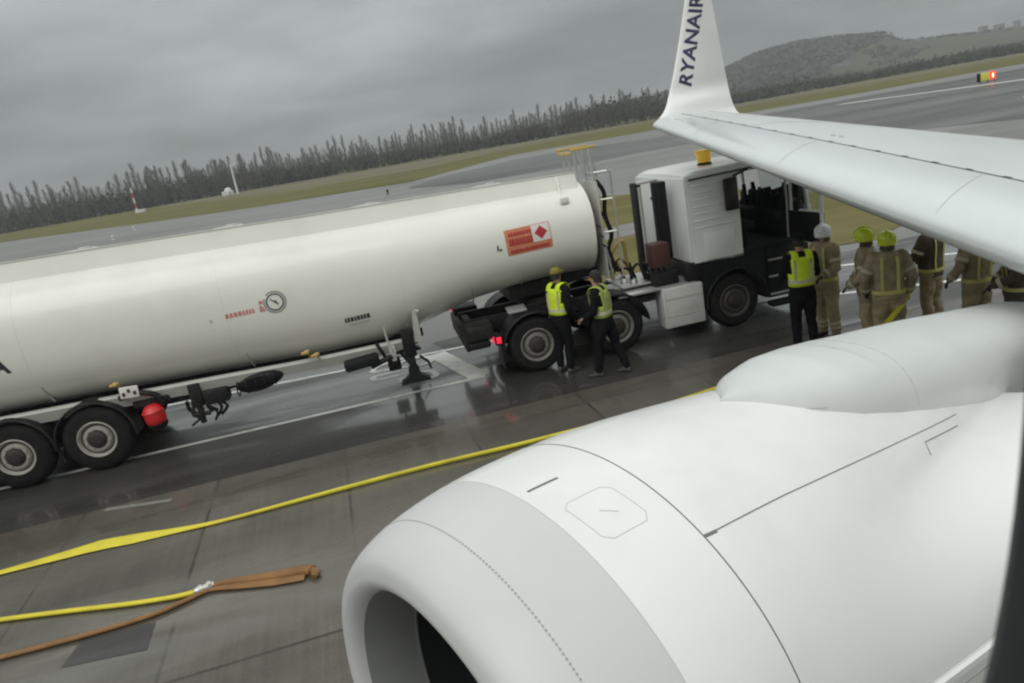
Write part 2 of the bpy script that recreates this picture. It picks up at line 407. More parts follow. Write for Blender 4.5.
sk = N.new('ShaderNodeVectorMath'); sk.operation = 'SCALE'; K.new(sky.outputs[0], sk.inputs[0]); sk.inputs['Scale'].default_value = .08
mxs = N.new('ShaderNodeMix'); mxs.data_type = 'RGBA'; mxs.inputs['Factor'].default_value = .95
K.new(sk.outputs[0], mxs.inputs['A']); K.new(cl.outputs[0], mxs.inputs['B'])
K.new(mxs.outputs['Result'], bg.inputs['Color']); bg.inputs['Strength'].default_value = 1.0
sd = bpy.data.lights.new('sun', 'SUN'); sd.energy = .8; sd.angle = R(40); sd.color = (1, .98, .94)
so = bpy.data.objects.new('sun', sd); link(so)
sdir = Vector((math.sin(SUN_AZ)*math.cos(SUN_EL), math.cos(SUN_AZ)*math.cos(SUN_EL), math.sin(SUN_EL)))
so.rotation_euler = (-sdir).to_track_quat('-Z', 'Y').to_euler(); so.location = (0, -20, 60)
vs = sc.view_settings; vs.view_transform = 'Standard'; vs.look = 'None'; vs.exposure = .1; vs.gamma = 1; vs.use_curve_mapping = False
sc.cycles.pixel_filter_type = 'BLACKMAN_HARRIS'; sc.cycles.filter_width = 2.2; sc.cycles.volume_bounces = 0; sc.cycles.max_bounces = 8; sc.cycles.volume_max_steps = 64

# ------------------------------------------------------------------ the ground
def sheet(name, pts, z, m, sub=None):
    bm = nb(); vsx = [bm.verts.new((p[0], p[1], z)) for p in pts]
    f = bm.faces.new(vsx); bm.normal_update()
    if f.normal.z < 0: f.normal_flip()
    bmesh.ops.triangulate(bm, faces=bm.faces[:])
    o = fin(bm, name, m, smooth=0); o['kind'] = 'structure'; return o
def band_px(name, up, lo, z, m):
    return sheet(name, [gnd(*p) for p in up]+[gnd(*p) for p in lo[::-1]], z, m)
bm = nb()
for x, y in ((-9000, -3000), (9000, -3000), (9000, 12000), (-9000, 12000)): bm.verts.new((x, y, -.06))
bm.faces.new(bm.verts[:]); g = fin(bm, 'ground', M['grass_dry'], smooth=0); g['kind'] = 'structure'
# far bands between the treeline and the apron
band_px('far_grass', [(-150, 258.2), (0, 233), (137, 209), (256, 196), (410, 171), (512, 148), (620, 127.5), (740, 106), (860, 86), (1024, 55), (1180, 26)],
        [(-150, 275), (0, 245), (137, 225), (256, 208), (410, 183), (512, 157), (620, 138), (740, 116), (860, 95), (1024, 65), (1180, 34)], -.045, M['grass'])
# taxiway sheet: everything paved beyond the stand
band_px('taxiway', [(-260, 292), (0, 242.5), (137, 224), (256, 207), (410, 182), (512, 155), (620, 136), (740, 114), (860, 93), (1024, 63.5), (1180, 33)],
        [(-900, 560), (0, 430), (200, 400), (440, 372), (560, 355), (760, 330), (1050, 268), (1400, 215)], -.035, M['taxi'])
band_px('runway', [(409, 187), (440, 177), (512, 160), (574, 149), (651, 138.5), (740, 118), (860, 97), (1024, 68), (1180, 38)],
        [(410, 188.5), (470, 183), (530, 173), (574, 166), (640, 152), (700, 142), (760, 146), (880, 133), (1024, 118), (1300, 84)], -.022, M['runway'])
band_px('perimeter_strip', [(-150, 256.5), (0, 229.8), (137, 206)], [(-150, 259.5), (0, 232.5), (137, 208)], -.04, M['paint_far'])
for k, (a, b) in enumerate((((840, 104.2), (1100, 69)), ((1024, 97), (1180, 74)))):
    A_, B_ = gnd(*a), gnd(*b); d = (B_-A_).normalized(); n_ = Vector((-d.y, d.x, 0))*(1.2 if k < 2 else 4.5)
    sheet('runway_marking', [A_-n_, B_-n_, B_+n_, A_+n_], -.012, M['paint_far'])
# verge with its service road
c12, s12 = math.cos(R(11)), math.sin(R(11))
def ap(u, v, z=0): return Vector((u*c12-v*s12, u*s12+v*c12, z))
sheet('verge', [gnd(*p) for p in ((590, 290), (700, 264), (840, 244), (874, 239), (905, 222), (885, 203), (800, 189), (700, 189), (600, 196), (570, 235))], -.016, M['island'])
sheet('service_road', [ap(6, 26.3), ap(17, 26), ap(17, 29), ap(6, 29.4)], -.008, M['road'])
# the stand the aircraft is on
sheet('apron', [ap(-60, -25), ap(60, -25), ap(60, 11.4), ap(-60, 11.4)], 0, M['apron'])
sheet('asphalt_lane', [ap(-60, 11.404), ap(60, 11.404), ap(60, 16.6), ap(-60, 16.6)], 0, M['asphalt'])
# painted lines
def stripe(a, b, wd, z=.004, m=None, name='road_marking'):
    a = Vector(a).to_3d(); b = Vector(b).to_3d(); d = (b-a); d.z = 0; d.normalize(); n_ = Vector((-d.y, d.x, 0))*wd/2
    bm = nb(); L_ = (b-a).length; k = max(1, int(L_/.4)); rows = []
    for i in range(k+1):
        p = a.lerp(b, i/k); j = rnd.uniform(-.006, .006)
        rows.append([bm.verts.new((p+n_*(1+j*4)).to_tuple()[:2]+(z,)), bm.verts.new((p-n_*(1-j*4)).to_tuple()[:2]+(z,))])
    for r0, r1 in zip(rows, rows[1:]): bm.faces.new((r0[0], r0[1], r1[1], r1[0]))
    bm.normal_update()
    for f in bm.faces:
        if f.normal.z < 0: f.normal_flip()
    o = fin(bm, name, m or M['paint'], smooth=0); o['kind'] = 'structure'; return o
l1a = gnd(60, 475); l1b = gnd(485, 376)
stripe(l1a+(l1a-l1b)*1.2, l1b, .13)
l2a = gnd(165, 406); l2b = gnd(432, 353)
stripe(l2a+(l2a-l2b)*1.2, l2b+(l2b-l2a)*.35, .13)
stripe(gnd(436, 354), gnd(480, 377), .42, .008)
stripe(gnd(190, 352.5), gnd(60, 371), .2)
stripe(gnd(105, 510), gnd(172, 500), .10, m=M['faint'])
stripe(gnd(752, 304), gnd(960, 280), .16)
stripe(gnd(960, 280), gnd(1250, 247), .16)
stripe(gnd(760, 274), gnd(870, 262.5), .14)
stripe(gnd(870, 262.5), gnd(1250, 222), .14)
# outlined stand characters beside the landing leg: rounded strokes of paint
def ribbon(pts, wd, z, m, name, closed=False):
    bm = nb(); pts = catmull(pts, 5); rows = []
    for i, p in enumerate(pts):
        a = pts[max(i-1, 0)]; b = pts[min(i+1, len(pts)-1)]; d = (b-a).normalized(); n_ = Vector((-d.y, d.x, 0))*wd/2
        rows.append([bm.verts.new((p.x+n_.x, p.y+n_.y, z)), bm.verts.new((p.x-n_.x, p.y-n_.y, z))])
    for r0, r1 in zip(rows, rows[1:]): bm.faces.new((r0[0], r0[1], r1[1], r1[0]))
    bm.normal_update()
    for f in bm.faces:
        if f.normal.z < 0: f.normal_flip()
    o = fin(bm, name, m, smooth=0); o['kind'] = 'structure'; return o
for i, P in enumerate(([(372, 373), (392, 369), (412, 367), (414, 371), (395, 376), (378, 380), (374, 377), (400, 371)],
          [(398, 382), (420, 379), (436, 376), (430, 371), (412, 375), (399, 380)],
          [(372, 373), (376, 368), (386, 364), (398, 362)], [(388, 371), (402, 362), (424, 357), (432, 361), (416, 367)])):
    ribbon([gnd(*p) for p in P], .13, .004+.0015*i, M['paint'], 'stand_marking')
sheet('repair_patch', [gnd(82, 640), gnd(61, 668), gnd(147, 650), gnd(156, 622)], .004, M['patch'])
sheet('lane_patch', [gnd(432, 343), gnd(468, 334), gnd(478, 341), gnd(446, 350)], .003, M['patch'])

# ------------------------------------------------------------------ hill and far woods
crest = [(-900, 10), (-300, 14), (330, 20), (430, 26), (560, 42), (700, 64), (850, 76), (980, 72), (1040, 70), (1110, 50), (1180, 48), (1300, 50), (1500, 52), (1900, 48)]
HY = 1350
def crest_px(): # crest heights surveyed in the photograph at distance HY
    pts = [(-200, 252), (0, 219), (200, 185), (400, 150), (520, 128), (600, 108), (660, 95), (700, 80), (725, 69), (760, 52), (800, 42), (850, 36.5), (885, 33.5), (905, 42), (960, 35), (1024, 28), (1150, 10)]
    out_ = []
    for x, y in pts:
        d = sight(x, y); P = EYE + d*(HY/d.y); out_.append((P.x, P.z))
    return out_
CR = crest_px(); cxs = [p[0] for p in CR]; czs = [max(p[1], 4) for p in CR]
def hill_h(x, y):
    c = interp(cxs, czs, x*HY/max(y, 200)) * (y/HY)
    t = (y-820)/(HY-820)
    t = max(0, min(1, t)); t = t*t*(3-2*t)
    return c*t*(1+.03*noise.noise((x*.01, y*.01, 0))) - .5*(1-t)
bm = nb(); nx, ny = 150, 22; G = []
for j in range(ny+1):
    y = 820 + (HY+260-820)*j/ny
    row = []
    for i in range(nx+1):
        x = (-1300 + 3300*i/nx)*y/HY
        z = hill_h(x, min(y, HY)) * (1 if y <= HY else max(0, 1-((y-HY)/260)**2*.5))
        row.append(bm.verts.new((x, y, z)))
    G.append(row)
for a, b in zip(G, G[1:]):
    for i in range(nx): bm.faces.new((a[i], a[i+1], b[i+1], b[i]))
for f in bm.faces:
    c_ = f.calc_center_median()
    xr_ = c_.x*HY/max(c_.y, 1)
    if xr_ < 560+230*max(0, (c_.y-860)/(HY-860))+60*noise.noise((c_.y*.01, xr_*.01, 2)): f.material_index = 1
hill = fin(bm, 'hill', [M['field'], M['wood']], smooth=60); hill['kind'] = 'structure'

def blades(bm, c, sx, sy, sz, n, size, up=.35):
    for _ in range(n):
        while True:
            p = Vector((rnd.uniform(-1, 1), rnd.uniform(-1, 1), rnd.uniform(-1, 1)))
            if p.length < 1: break
        q = Vector((c[0]+p.x*sx, c[1]+p.y*sy, c[2]+p.z*sz))
        a = Vector((rnd.gauss(0, 1), rnd.gauss(0, 1), rnd.gauss(0, up))).normalized()*size*rnd.uniform(.5, 1.3)
        b = Vector((rnd.gauss(0, 1), rnd.gauss(0, 1), rnd.gauss(0, 1)+.5)).normalized()*size*rnd.uniform(.5, 1.3)
        v = [bm.verts.new(q+a*.5), bm.verts.new(q-a*.5), bm.verts.new(q+b)]
        bm.faces.new(v)
# wood on the hill: one mass nobody could count
bm = nb()
for _ in range(4200):
    y = rnd.uniform(860, HY+30); x = rnd.uniform(150, 1150)*y/HY
    xr = x*HY/y
    t = (y-860)/(HY-860)
    wooded = xr < 560+230*t or noise.noise((xr*.006, t*2.2, 3)) > .12 or t > .93 and noise.noise((xr*.02, 1, 5)) > -.25
    if xr > 560+230*t and .3 < t < .9 and noise.noise((xr*.006, t*2.2, 3)) < .3: wooded = False
    if not wooded: continue
    h = rnd.uniform(2.5, 5.5)
    zz = hill_h(x, min(y, HY))
    blades(bm, (x, y, zz+h*.4), h*1.3, h*1.1, h*.55, 14, 2.6)
tag(fin(bm, 'hill_woodland', M['wood'], smooth=0), 'dark leafless woodland covering the far hill right of the winglet', 'woodland', kind='stuff')
# thicket behind the poplar row
TX = lambda y: 420 + 0*y
def tree_line_y(px):     # distance of the treeline along the frame
    return interp([-150, 0, 300, 660, 800, 1200], [395, 400, 400, 380, 430, 470], px)
bm = nb()
for k in range(3000):
    px = rnd.uniform(-120, 1140) if k < 2200 else rnd.uniform(-120, 330); yy = tree_line_y(px)+rnd.uniform(6, 60)
    x = (px-512)/740*yy*1.0
    g0 = gnd(px, 225.2-.1765*px+3); d = Vector((g0.x, g0.y, 0)).normalized(); dist = yy/max(.3, d.y)
    P = d*dist
    hh = (5.5+3*noise.noise((P.x*.03, P.y*.01, 0)))*(1 if px < 660 else .95)
    h = max(2.5, hh*rnd.uniform(.7, 1.15)*interp([-60, 60, 150, 300, 500, 570, 590, 660, 680, 1100], [2.3, 2.2, 1.9, 1.35, 1.1, 1.3, 2.3, 2.2, 1.1, .95], px))
    blades(bm, (P.x, P.y, h*.45), h*.75, h*.6, h*.55, 16, 1.7)
for k in range(46000):
    px = rnd.uniform(-120, 1140); yy = tree_line_y(px)+rnd.uniform(-6, 50)
    g0 = gnd(px, 225.2-.1765*px+3); d = Vector((g0.x, g0.y, 0)).normalized(); P = d*(yy/max(.3, d.y))
    top = interp([-60, 60, 150, 300, 500, 570, 590, 660, 690, 1100], [17, 17, 15.5, 12.5, 11, 12, 14, 13, 7, 6], px)*(.82+.45*noise.noise((px*.09, 3, 1)))
    z = top*rnd.random()**.8; L_ = rnd.uniform(1.2, 3.2); w_ = rnd.uniform(.03, .07)*(1.5-z/top)
    v = [bm.verts.new((P.x-w_, P.y, z)), bm.verts.new((P.x+w_, P.y+w_, z)), bm.verts.new((P.x+rnd.gauss(0, .5), P.y+rnd.gauss(0, .5), z+L_))]
    f_ = bm.faces.new(v); f_.material_index = 1
tag(fin(bm, 'thicket', [M['ever'], M['twig']], smooth=0), 'dense dark thicket of scrub and evergreens at the airfield boundary', 'thicket', kind='stuff')

# bare poplars along the boundary: five grown once, then copied
def poplar(seed, h):
    r_ = random.Random(seed)
    t = nb(); lean = (r_.uniform(-.3, .3), r_.uniform(-.3, .3))
    tp = [Vector((lean[0]*z/h*1.2+math.sin(z*.7+seed)*.08, lean[1]*z/h, z)) for z in [h*i/9 for i in range(10)]]
    tube(t, tp, [.15*(1-i/9.2)+.012 for i in range(10)], 5)
    c = nb()
    nbr = int(h*4.6)
    wmax = r_.uniform(1.5, 2.4)
    for k in range(nbr):
        z0 = h*(.10+.84*(k/nbr)**1.15); az = r_.uniform(0, 6.283)
        L_ = wmax*1.6*(1-(z0/h)**3.2)*r_.uniform(.45, 1.15)*(1 if z0 > h*.25 else .7)+.3
        base = Vector((lean[0]*z0/h, lean[1]*z0/h, z0))
        pts = [base+Vector((math.cos(az)*L_*.42*q**.8, math.sin(az)*L_*.42*q**.8, L_*.95*q)) for q in (0, .35, .7, 1)]
        tube(c, pts, [.045, .035, .022, .01], 3)
        for q in range(38):
            f = r_.uniform(.05, 1); a = pts[0].lerp(pts[3], f)
            d = Vector((r_.gauss(0, .55), r_.gauss(0, .55), r_.uniform(.3, 1.1)))*r_.uniform(.3, 1.0)*(1.15-.7*z0/h)
            s = d.cross(Vector((r_.gauss(0, 1), r_.gauss(0, 1), .2))).normalized()*.024
            v = [c.verts.new(a-s), c.verts.new(a+s), c.verts.new(a+d)]; c.faces.new(v)
    return t, c
protos = []
spots = []
px = -60.0
while px < 668:
    spots.append(px); px += rnd.uniform(1.6, 4.4)*(1 if px > 150 else 1.7)*(1.0 if noise.noise((px*.03, 0, 0)) < .15 else 1.6)
px = 735.0
while px < 1090:
    spots.append(px); px += rnd.uniform(14, 40)
used = 0
for i, px in enumerate(spots):
    yy = tree_line_y(px)+rnd.uniform(-4, 18)
    g0 = gnd(px, 225.2-.1765*px+3); d = Vector((g0.x, g0.y, 0)).normalized(); P = d*(yy/max(.3, d.y))
    far = px > 700
    lab = 'bare narrow poplar in the tree row along the airfield boundary, left of the winglet' if not far else 'bare boundary tree at the foot of the hill, right of the winglet'
    grp = 'bare poplars in the boundary tree row' if not far else 'bare trees at the foot of the hill'
    if i < 6:
        h = [13, 15, 11, 14, 12, 16][i]
        root = empty('poplar_tree', P, 0, lab, 'tree', grp)
        t, c = poplar(11+i, h)
        a = reg(fin(t, 'trunk', M['bark'], root, smooth=60)); b = reg(fin(c, 'crown', M['twig'], root, smooth=0))
        protos.append(root); o = root
    else:
        o = copy_tree(protos[rnd.randrange(6)]); o.location = P; tag(o, lab, 'tree', grp)
    s = rnd.uniform(.68, 1.0)*interp([-60, 60, 150, 300, 420, 560, 640, 700, 1100], [1.75, 1.7, 1.6, 1.35, 1.25, 1.25, 1.15, .75, .6], px)
    o.scale = (s*rnd.uniform(.9, 1.2), s*rnd.uniform(.9, 1.2), s); o.rotation_euler.z = rnd.uniform(0, 6.28)

# distant masts, hut and tower blocks
def placed(px, py, dist):
    d = sight(px, py); return EYE + d*(dist/d.y)
p = gnd(137.5, 212); root = empty('striped_mast', (p.x*.9, p.y*.9, 0), 0, 'thin red and white banded mast standing in front of the far thicket', 'mast')
H_ = 9.5
for k in range(5):
    bm = nb(); cyl(bm, (0, 0, H_*k/5), (0, 0, H_*(k+1)/5), .35, n=8)
    fin(bm, 'mast_band', M['mast'] if k % 2 == 0 else M['mastred'], root)
bm = nb(); box(bm, (1.2, 0, .6), (3.4, 1.6, 1.2), bev=.05); fin(bm, 'equipment_box', M['mast'], root)
p = placed(237, 190, 330); root = empty('white_mast', (p.x, p.y, 0), 0, 'tall plain white mast in front of the bare poplars', 'mast')
bm = nb(); cyl(bm, (0, 0, 0), (0, 0, 13), .55, .35, n=8); fin(bm, 'pole', M['mast'], root)
bm = nb(); cyl(bm, (0, 0, 13), (0, 0, 14.5), .12, .08, n=6); fin(bm, 'antenna', M['mast'], root)
p = placed(227, 190, 330); root = empty('radar_hut', (p.x, p.y, 0), R(12), 'low white hut with domed roof beside the tall white mast', 'hut')
bm = nb(); box(bm, (0, 0, 1), (4.6, 3, 2.0), bev=.1); fin(bm, 'wall', M['mast'], root)
bm = nb(); ball(bm, (0.3, 0, 2.1), (1.5, 1.3, 1.3)); fin(bm, 'roof', M['mast'], root)
bm = nb(); box(bm, (1.2, -1.52, .85), (.8, .06, 1.6)); fin(bm, 'door', M['wall'], root)
for i, (px_, w_, h_, l_) in enumerate(((983, 12, 8, 'squat distant tower block on the hill crest, leftmost of three'), (999, 15, 8, 'wide distant tower block on the hill crest, middle of three'), (1017, 7, 11, 'slim distant tower block on the hill crest, rightmost of three'))):
    d = sight(px_, 30); P = EYE+d*((HY-12)/d.y); z0 = hill_h(P.x, HY-12)-2
    root = empty('tower_block', (P.x, P.y, z0), R(8), l_, 'building', 'tower blocks on the hill')
    bm = nb(); box(bm, (0, 0, h_/2+2), (w_, 9, h_+4)); fin(bm, 'wall', M['wall'], root, smooth=0)
    bm = nb(); box(bm, (0, 0, h_+4.4), (w_+.8, 9.8, .8)); fin(bm, 'roof', M['roof'], root, smooth=0)
    for r_ in range(4):
        bm = nb()
        box(bm, (0, -4.53, 4+r_*h_/4.2), (w_*.86, .1, 1.3)); fin(bm, 'window', M['roof'], root, smooth=0)
def hill_hit(px_, py_):
    d = sight(px_, py_); y = 830
    while y < HY:
        P = EYE+d*(y/d.y)
        if P.z <= hill_h(P.x, y): return P
        y += 3
    return P
for (px_, py_, w_, l_) in ((838, 66.5, 30, 'long pale low shed below the wooded hill'),):
    P = hill_hit(px_, py_)
    root = empty('farm_shed', (P.x, P.y, P.z-1), R(10), l_, 'building')
    bm = nb(); box(bm, (0, 0, 1.6), (w_, 10, 3.2)); fin(bm, 'wall', M['wall'], root, smooth=0)
    bm = nb(); loft(bm, [[Vector((x, -5.6, 3.2)), Vector((x, 0, 4.6)), Vector((x, 5.6, 3.2))] for x in (-w_/2-.5, w_/2+.5)]); fin(bm, 'roof', M['roof'], root, smooth=0)

# airfield guidance sign
p = gnd(988, 82); p = p*1.0; root = empty('guidance_sign', (p.x, p.y, 0), R(22), 'yellow and red illuminated holding sign beside the far runway', 'sign')
bm = nb(); box(bm, (-.95, 0, .85), (2.1, .3, 1.1), bev=.04); fin(bm, 'yellow_panel', M['signyel'], root)
bm = nb(); box(bm, (.85, 0, .85), (1.45, .3, 1.1), bev=.04); fin(bm, 'red_panel', M['signred'], root)
bm = nb(); box(bm, (.85, -.17, .85), (.3, .03, .6)); fin(bm, 'lamp', M['lampw'], root)
for x in (-1.7, -.1, 1.4):
    bm = nb(); cyl(bm, (x, 0, 0), (x, 0, .35), .05, n=8); fin(bm, 'leg', M['black'], root)
bm = nb(); box(bm, (-2.05, 0, .8), (.1, .5, 1.2)); fin(bm, 'end_cap', M['black'], root)

# runway edge lights (pale specks) on the taxiway
for i, (px_, py_, l_) in enumerate(((113, 239.5, 'small white taxiway edge light, nearest the tank top at left'), (134, 230, 'small white taxiway edge light right of its neighbour at left'), (388, 194, 'dark stubby taxiway edge light near the dark asphalt corner'))):
    p = gnd(px_, py_); root = empty('edge_light', (p.x, p.y, -.03), 0, l_, 'light', 'taxiway edge lights')
    bm = nb(); cyl(bm, (0, 0, 0), (0, 0, .3), .09, .06, n=10); cyl(bm, (0, 0, 0), (0, 0, .04), .25, n=12); fin(bm, 'base', M['mast'] if i < 2 else M['black'], root)
    bm = nb(); ball(bm, (0, 0, .42), (.17, .17, .16), 10, 8); fin(bm, 'lens', M['mast'] if i < 2 else M['black'], root)

# ------------------------------------------------------------------ the tanker: trailer and tractor, both in a frame along the vehicle (x forward, y away, z up)
TO = Vector((.22, 14.43, 0)); TRZ = R(9)
def wheel(parent, x, y, side, dual=False, kind='trailer', r=.54, name='wheel', rimm='rim'):
    """side -1 near, +1 far"""
    root = empty(name, (x, y, r)); root.parent = parent
    wd = .30
    o = side
    bm = nb()
    prof = [(.0, .305), (-.004, r*.70), (.0, r*.86), (.04, r*.955), (.075, r*.99), (.15, r), (.225, r*.99), (.26, r*.955), (.285, r*.86), (.30, r*.70), (.30, .30)]
    lathe(bm, (0, 0, 0), (0, -o, 0), prof, 40)
    for k in range(3):   # tread grooves as dark rings cut by ridges
        torus(bm, (0, -o*(.09+.06*k), 0), (0, 1, 0), r-.003, .009, 40, 5)
    fin(bm, 'tyre', M['rubber'], root, smooth=35)
    bm = nb()
    lathe(bm, (0, 0, 0), (0, o, 0), [(-.05, .318), (.012, .318), (.018, .308), (.012, .292), (-.01, .285), (-.035, .262), (-.05, .240), (-.03, .225), (.0, .205), (.0, .165), (-.02, .155), (-.03, .11), (-.05, .001)], 36)
    for k in range(10):
        a = 2*math.pi*(k+.5)/10; cyl(bm, (math.cos(a)*.185, 0, math.sin(a)*.185), (math.cos(a)*.185, o*.018, math.sin(a)*.185), .016, n=8)
    fin(bm, 'rim', M[rimm], root, smooth=30)
    bm = nb()
    lathe(bm, (0, 0, 0), (0, o, 0), [(-.045, .15), (.02, .145), (.045, .11), (.055, .06), (.055, .001)], 20)
    lathe(bm, (0, 0, 0), (0, o, 0), [(-.028, .284), (-.0285, .255), (-.031, .245)], 36)
    for k in range(8):
        a = 2*math.pi*k/8; c = Vector((math.cos(a)*.09, 0, math.sin(a)*.09)); cyl(bm, c+Vector((0, o*.04, 0)), c+Vector((0, o*.062, 0)), .012, n=6)
    fin(bm, 'hub', M['hub'], root, smooth=30)
    return root
def steer_wheel(parent, x, y, side, r=.53):
    root = wheel(parent, x, y, side, r=r)
    return root
def fender(parent, x, y0, y1, z, rad, a0, a1, m, th=.03, n=18, name='mudguard'):
    bm = nb(); rings = []
    for k in range(n+1):
        a = R(a0+(a1-a0)*k/n); c, s = math.cos(a), math.sin(a)
        rings.append([Vector((x+c*(rad), y0, z+s*rad)), Vector((x+c*(rad+th), y0, z+s*(rad+th))), Vector((x+c*(rad+th), y1, z+s*(rad+th))), Vector((x+c*rad, y1, z+s*rad))])
    loft(bm, rings)
    for yy in (y0,):  # rolled outer lip
        tube(bm, [(x+math.cos(R(a0+(a1-a0)*k/n))*(rad+.01), yy, z+math.sin(R(a0+(a1-a0)*k/n))*(rad+.01)) for k in range(n+1)], .022, 6)
    return fin(bm, name, m, parent)

tr = empty('tanker_trailer', TO, TRZ, 'long cream white fuel tank trailer with raised black landing legs and a red cylinder cover', 'tank trailer')
# tank shell
TS = [-12.6, -9, -6, -3.7, -2.6, -1.7, -.9, 0, .8, 1.42]
ZT = [3.80, 3.66, 3.58, 3.51, 3.485, 3.465, 3.45, 3.43, 3.41, 3.395]
ZB = [1.18, 1.14, 1.08, 1.00, 1.01, 1.22, 1.43, 1.53, 1.56, 1.55]
WY = [1.25]*10
def tank_sec(s, shrink=0.0, n=72):
    zt = interp(TS, ZT, s)-.10-shrink; zb = interp(TS, ZB, s)+shrink; hw = 1.25-shrink
    cz = (zt+zb)/2; hz = (zt-zb)/2; out_ = []
    for k in range(n):
        a = 2*math.pi*k/n; c, s_ = math.cos(a), math.sin(a)
        e_ = 2/2.35
        out_.append(Vector((s, math.copysign(abs(c)**e_, c)*hw, cz+math.copysign(abs(s_)**e_, s_)*hz)))
    return out_
def tank_y(s, z):
    zt = interp(TS, ZT, s)-.10; zb = interp(TS, ZB, s); cz = (zt+zb)/2; hz = (zt-zb)/2
    q = min(.999, abs((z-cz)/hz)); return -1.25*(1-q**2.35)**(1/2.35)
ss = []
x = -12.6
while x < 1.42: ss.append(x); x += .2
ss.append(1.42)
bm = nb(); loft(bm, [tank_sec(s) for s in ss], cap=True)
tk = fin(bm, 'tank', M['tank'], tr, smooth=50)
# front dished end, greyer colour paints in the shading where it curves away
bm = nb(); rg = []
for q in range(9):
    t = q/8; s = 1.43+.15*math.sin(t*math.pi/2); sh = 1-math.cos(t*math.pi/2)
    base = tank_sec(1.42, .02); c = sum(base, Vector())/len(base)
    rg.append([Vector((s, c.y+(p.y-c.y)*(1-sh*.97), c.z+(p.z-c.z)*(1-sh*.97))) for p in base])
loft(bm, rg, cap=True); fin(bm, 'front_head', M['tankgrey'], tr, smooth=50)
bm = nb()
a_ = tank_sec(1.38, -.012); b_ = tank_sec(1.45, -.012); a2 = tank_sec(1.38, .03); b2 = tank_sec(1.45, .03)
loft(bm, [a2, a_, b_, b2], cap=False); fin(bm, 'rim_band', M['tank'], tr)
for s in (-8.4, -5.2, -2.2):
    bm = nb(); loft(bm, [tank_sec(s-.03, .0), tank_sec(s-.026, -.004), tank_sec(s+.026, -.004), tank_sec(s+.03, .0)], cap=False)
    fin(bm, 'weld_seam', M['tank'], tr)
# catwalk trough on the crown: two coamings and a dull walkway
def crown(s, y): 
    zt = interp(TS, ZT, s)-.10; zb = interp(TS, ZB, s); cz = (zt+zb)/2; hz = (zt-zb)/2
    return cz+hz*(1-abs(y/1.25)**2.35)**(1/2.35)
for y in (-.62, .62):
    bm = nb(); rings = []
    for s in [-12.6+.25*k for k in range(56)]+[1.38]:
        z0 = crown(s, abs(y)+.03)-.02; z1 = interp(TS, ZT, s)+.05
        q_ = math.copysign(1, y); z0 = crown(s, .74)-.02; z1 = z1-(.07 if y > 0 else 0); rings.append([Vector((s, y+q_*.12, z0)), Vector((s, y+q_*.08, z0)), Vector((s, y-q_*.02, z1)), Vector((s, y-q_*.04, z1+.02)), Vector((s, y+q_*.05, z1+.02)), Vector((s, y+q_*.03, z1-.01))][::int(-q_)])
    loft(bm, rings); fin(bm, 'coaming', M['tank'], tr, smooth=30)
bm = nb(); box(bm, (-5.6, 0, 3.55), (13.8, 1.18, .02)); 
bm.free(); bm = nb()
loft(bm, [[Vector((s, -.6, interp(TS, ZT, s)-.06)), Vector((s, .6, interp(TS, ZT, s)-.06)), Vector((s, .6, interp(TS, ZT, s)-.03)), Vector((s, -.6, interp(TS, ZT, s)-.03))] for s in (-12.6, -9, -6, -3.7, -1.7, 0, 1.3)])
fin(bm, 'walkway', M['tankgrey'], tr)
for s in (-10, -7.5, -5, -2.5, -.2):
    bm = nb(); z = interp(TS, ZT, s)-.03
    lathe(bm, (s, 0, z), (0, 0, 1), [(0, .34), (.05, .34), (.06, .3), (.075, .28), (.085, .001)], 28)
    cyl(bm, (s-.3, .05, z+.04), (s-.3, -.05, z+.04), .03, n=8); box(bm, (s+.1, 0, z+.09), (.2, .06, .03), bev=.01)
    fin(bm, 'manhole_cover', M['alu'], tr)
# side bottom rail
bm = nb(); rings = []
for s, z0, z1 in ((-9.6, 1.05, 1.27), (-6, .97, 1.19), (-4, .93, 1.13), (-2.55, .93, 1.13), (-2.1, 1.0, 1.14)):
    rings.append([Vector((s, -1.1, z0)), Vector((s, -1.06, z0)), Vector((s, -1.02, z1)), Vector((s, -1.12, z1)), Vector((s, -1.16, z1-.03))])
loft(bm, rings); fin(bm, 'side_rail', M['tankgrey'], tr, smooth=30)
for y in (-.45, .45):
    bm = nb(); rings = [[Vector((s, y-.05, z0)), Vector((s, y+.05, z0)), Vector((s, y+.05, z1)), Vector((s, y-.05, z1))] for s, z0, z1 in ((-12.5, .72, 1.25), (-6.5, .72, 1.2), (-3, .86, 1.05), (-1.95, .98, 1.12))]
    loft(bm, rings); fin(bm, 'frame_rail', M['chassis'], tr, smooth=30)
# axles, wheels, mudguards
for k, s in enumerate((-7.72, -9.02, -10.33)):
    for side in (-1, 1):
        wheel(tr, s, 1.25*side, side, r=.58)
        fender(tr, s, side*1.27, side*.9, .58, .635, -4, 182, M['chassis'])
        if side == -1:
            bm = nb(); tube(bm, catmull([(s-.6, -1.2, .66), (s-.64, -1.2, .5), (s-.6, -1.2, .3)], 4), .02, 6); fin(bm, 'mudflap_bracket', M['chassis'], tr)
    bm = nb(); cyl(bm, (s, -1.0, .52), (s, 1.0, .52), .07, n=12); fin(bm, 'axle', M['chassis'], tr)
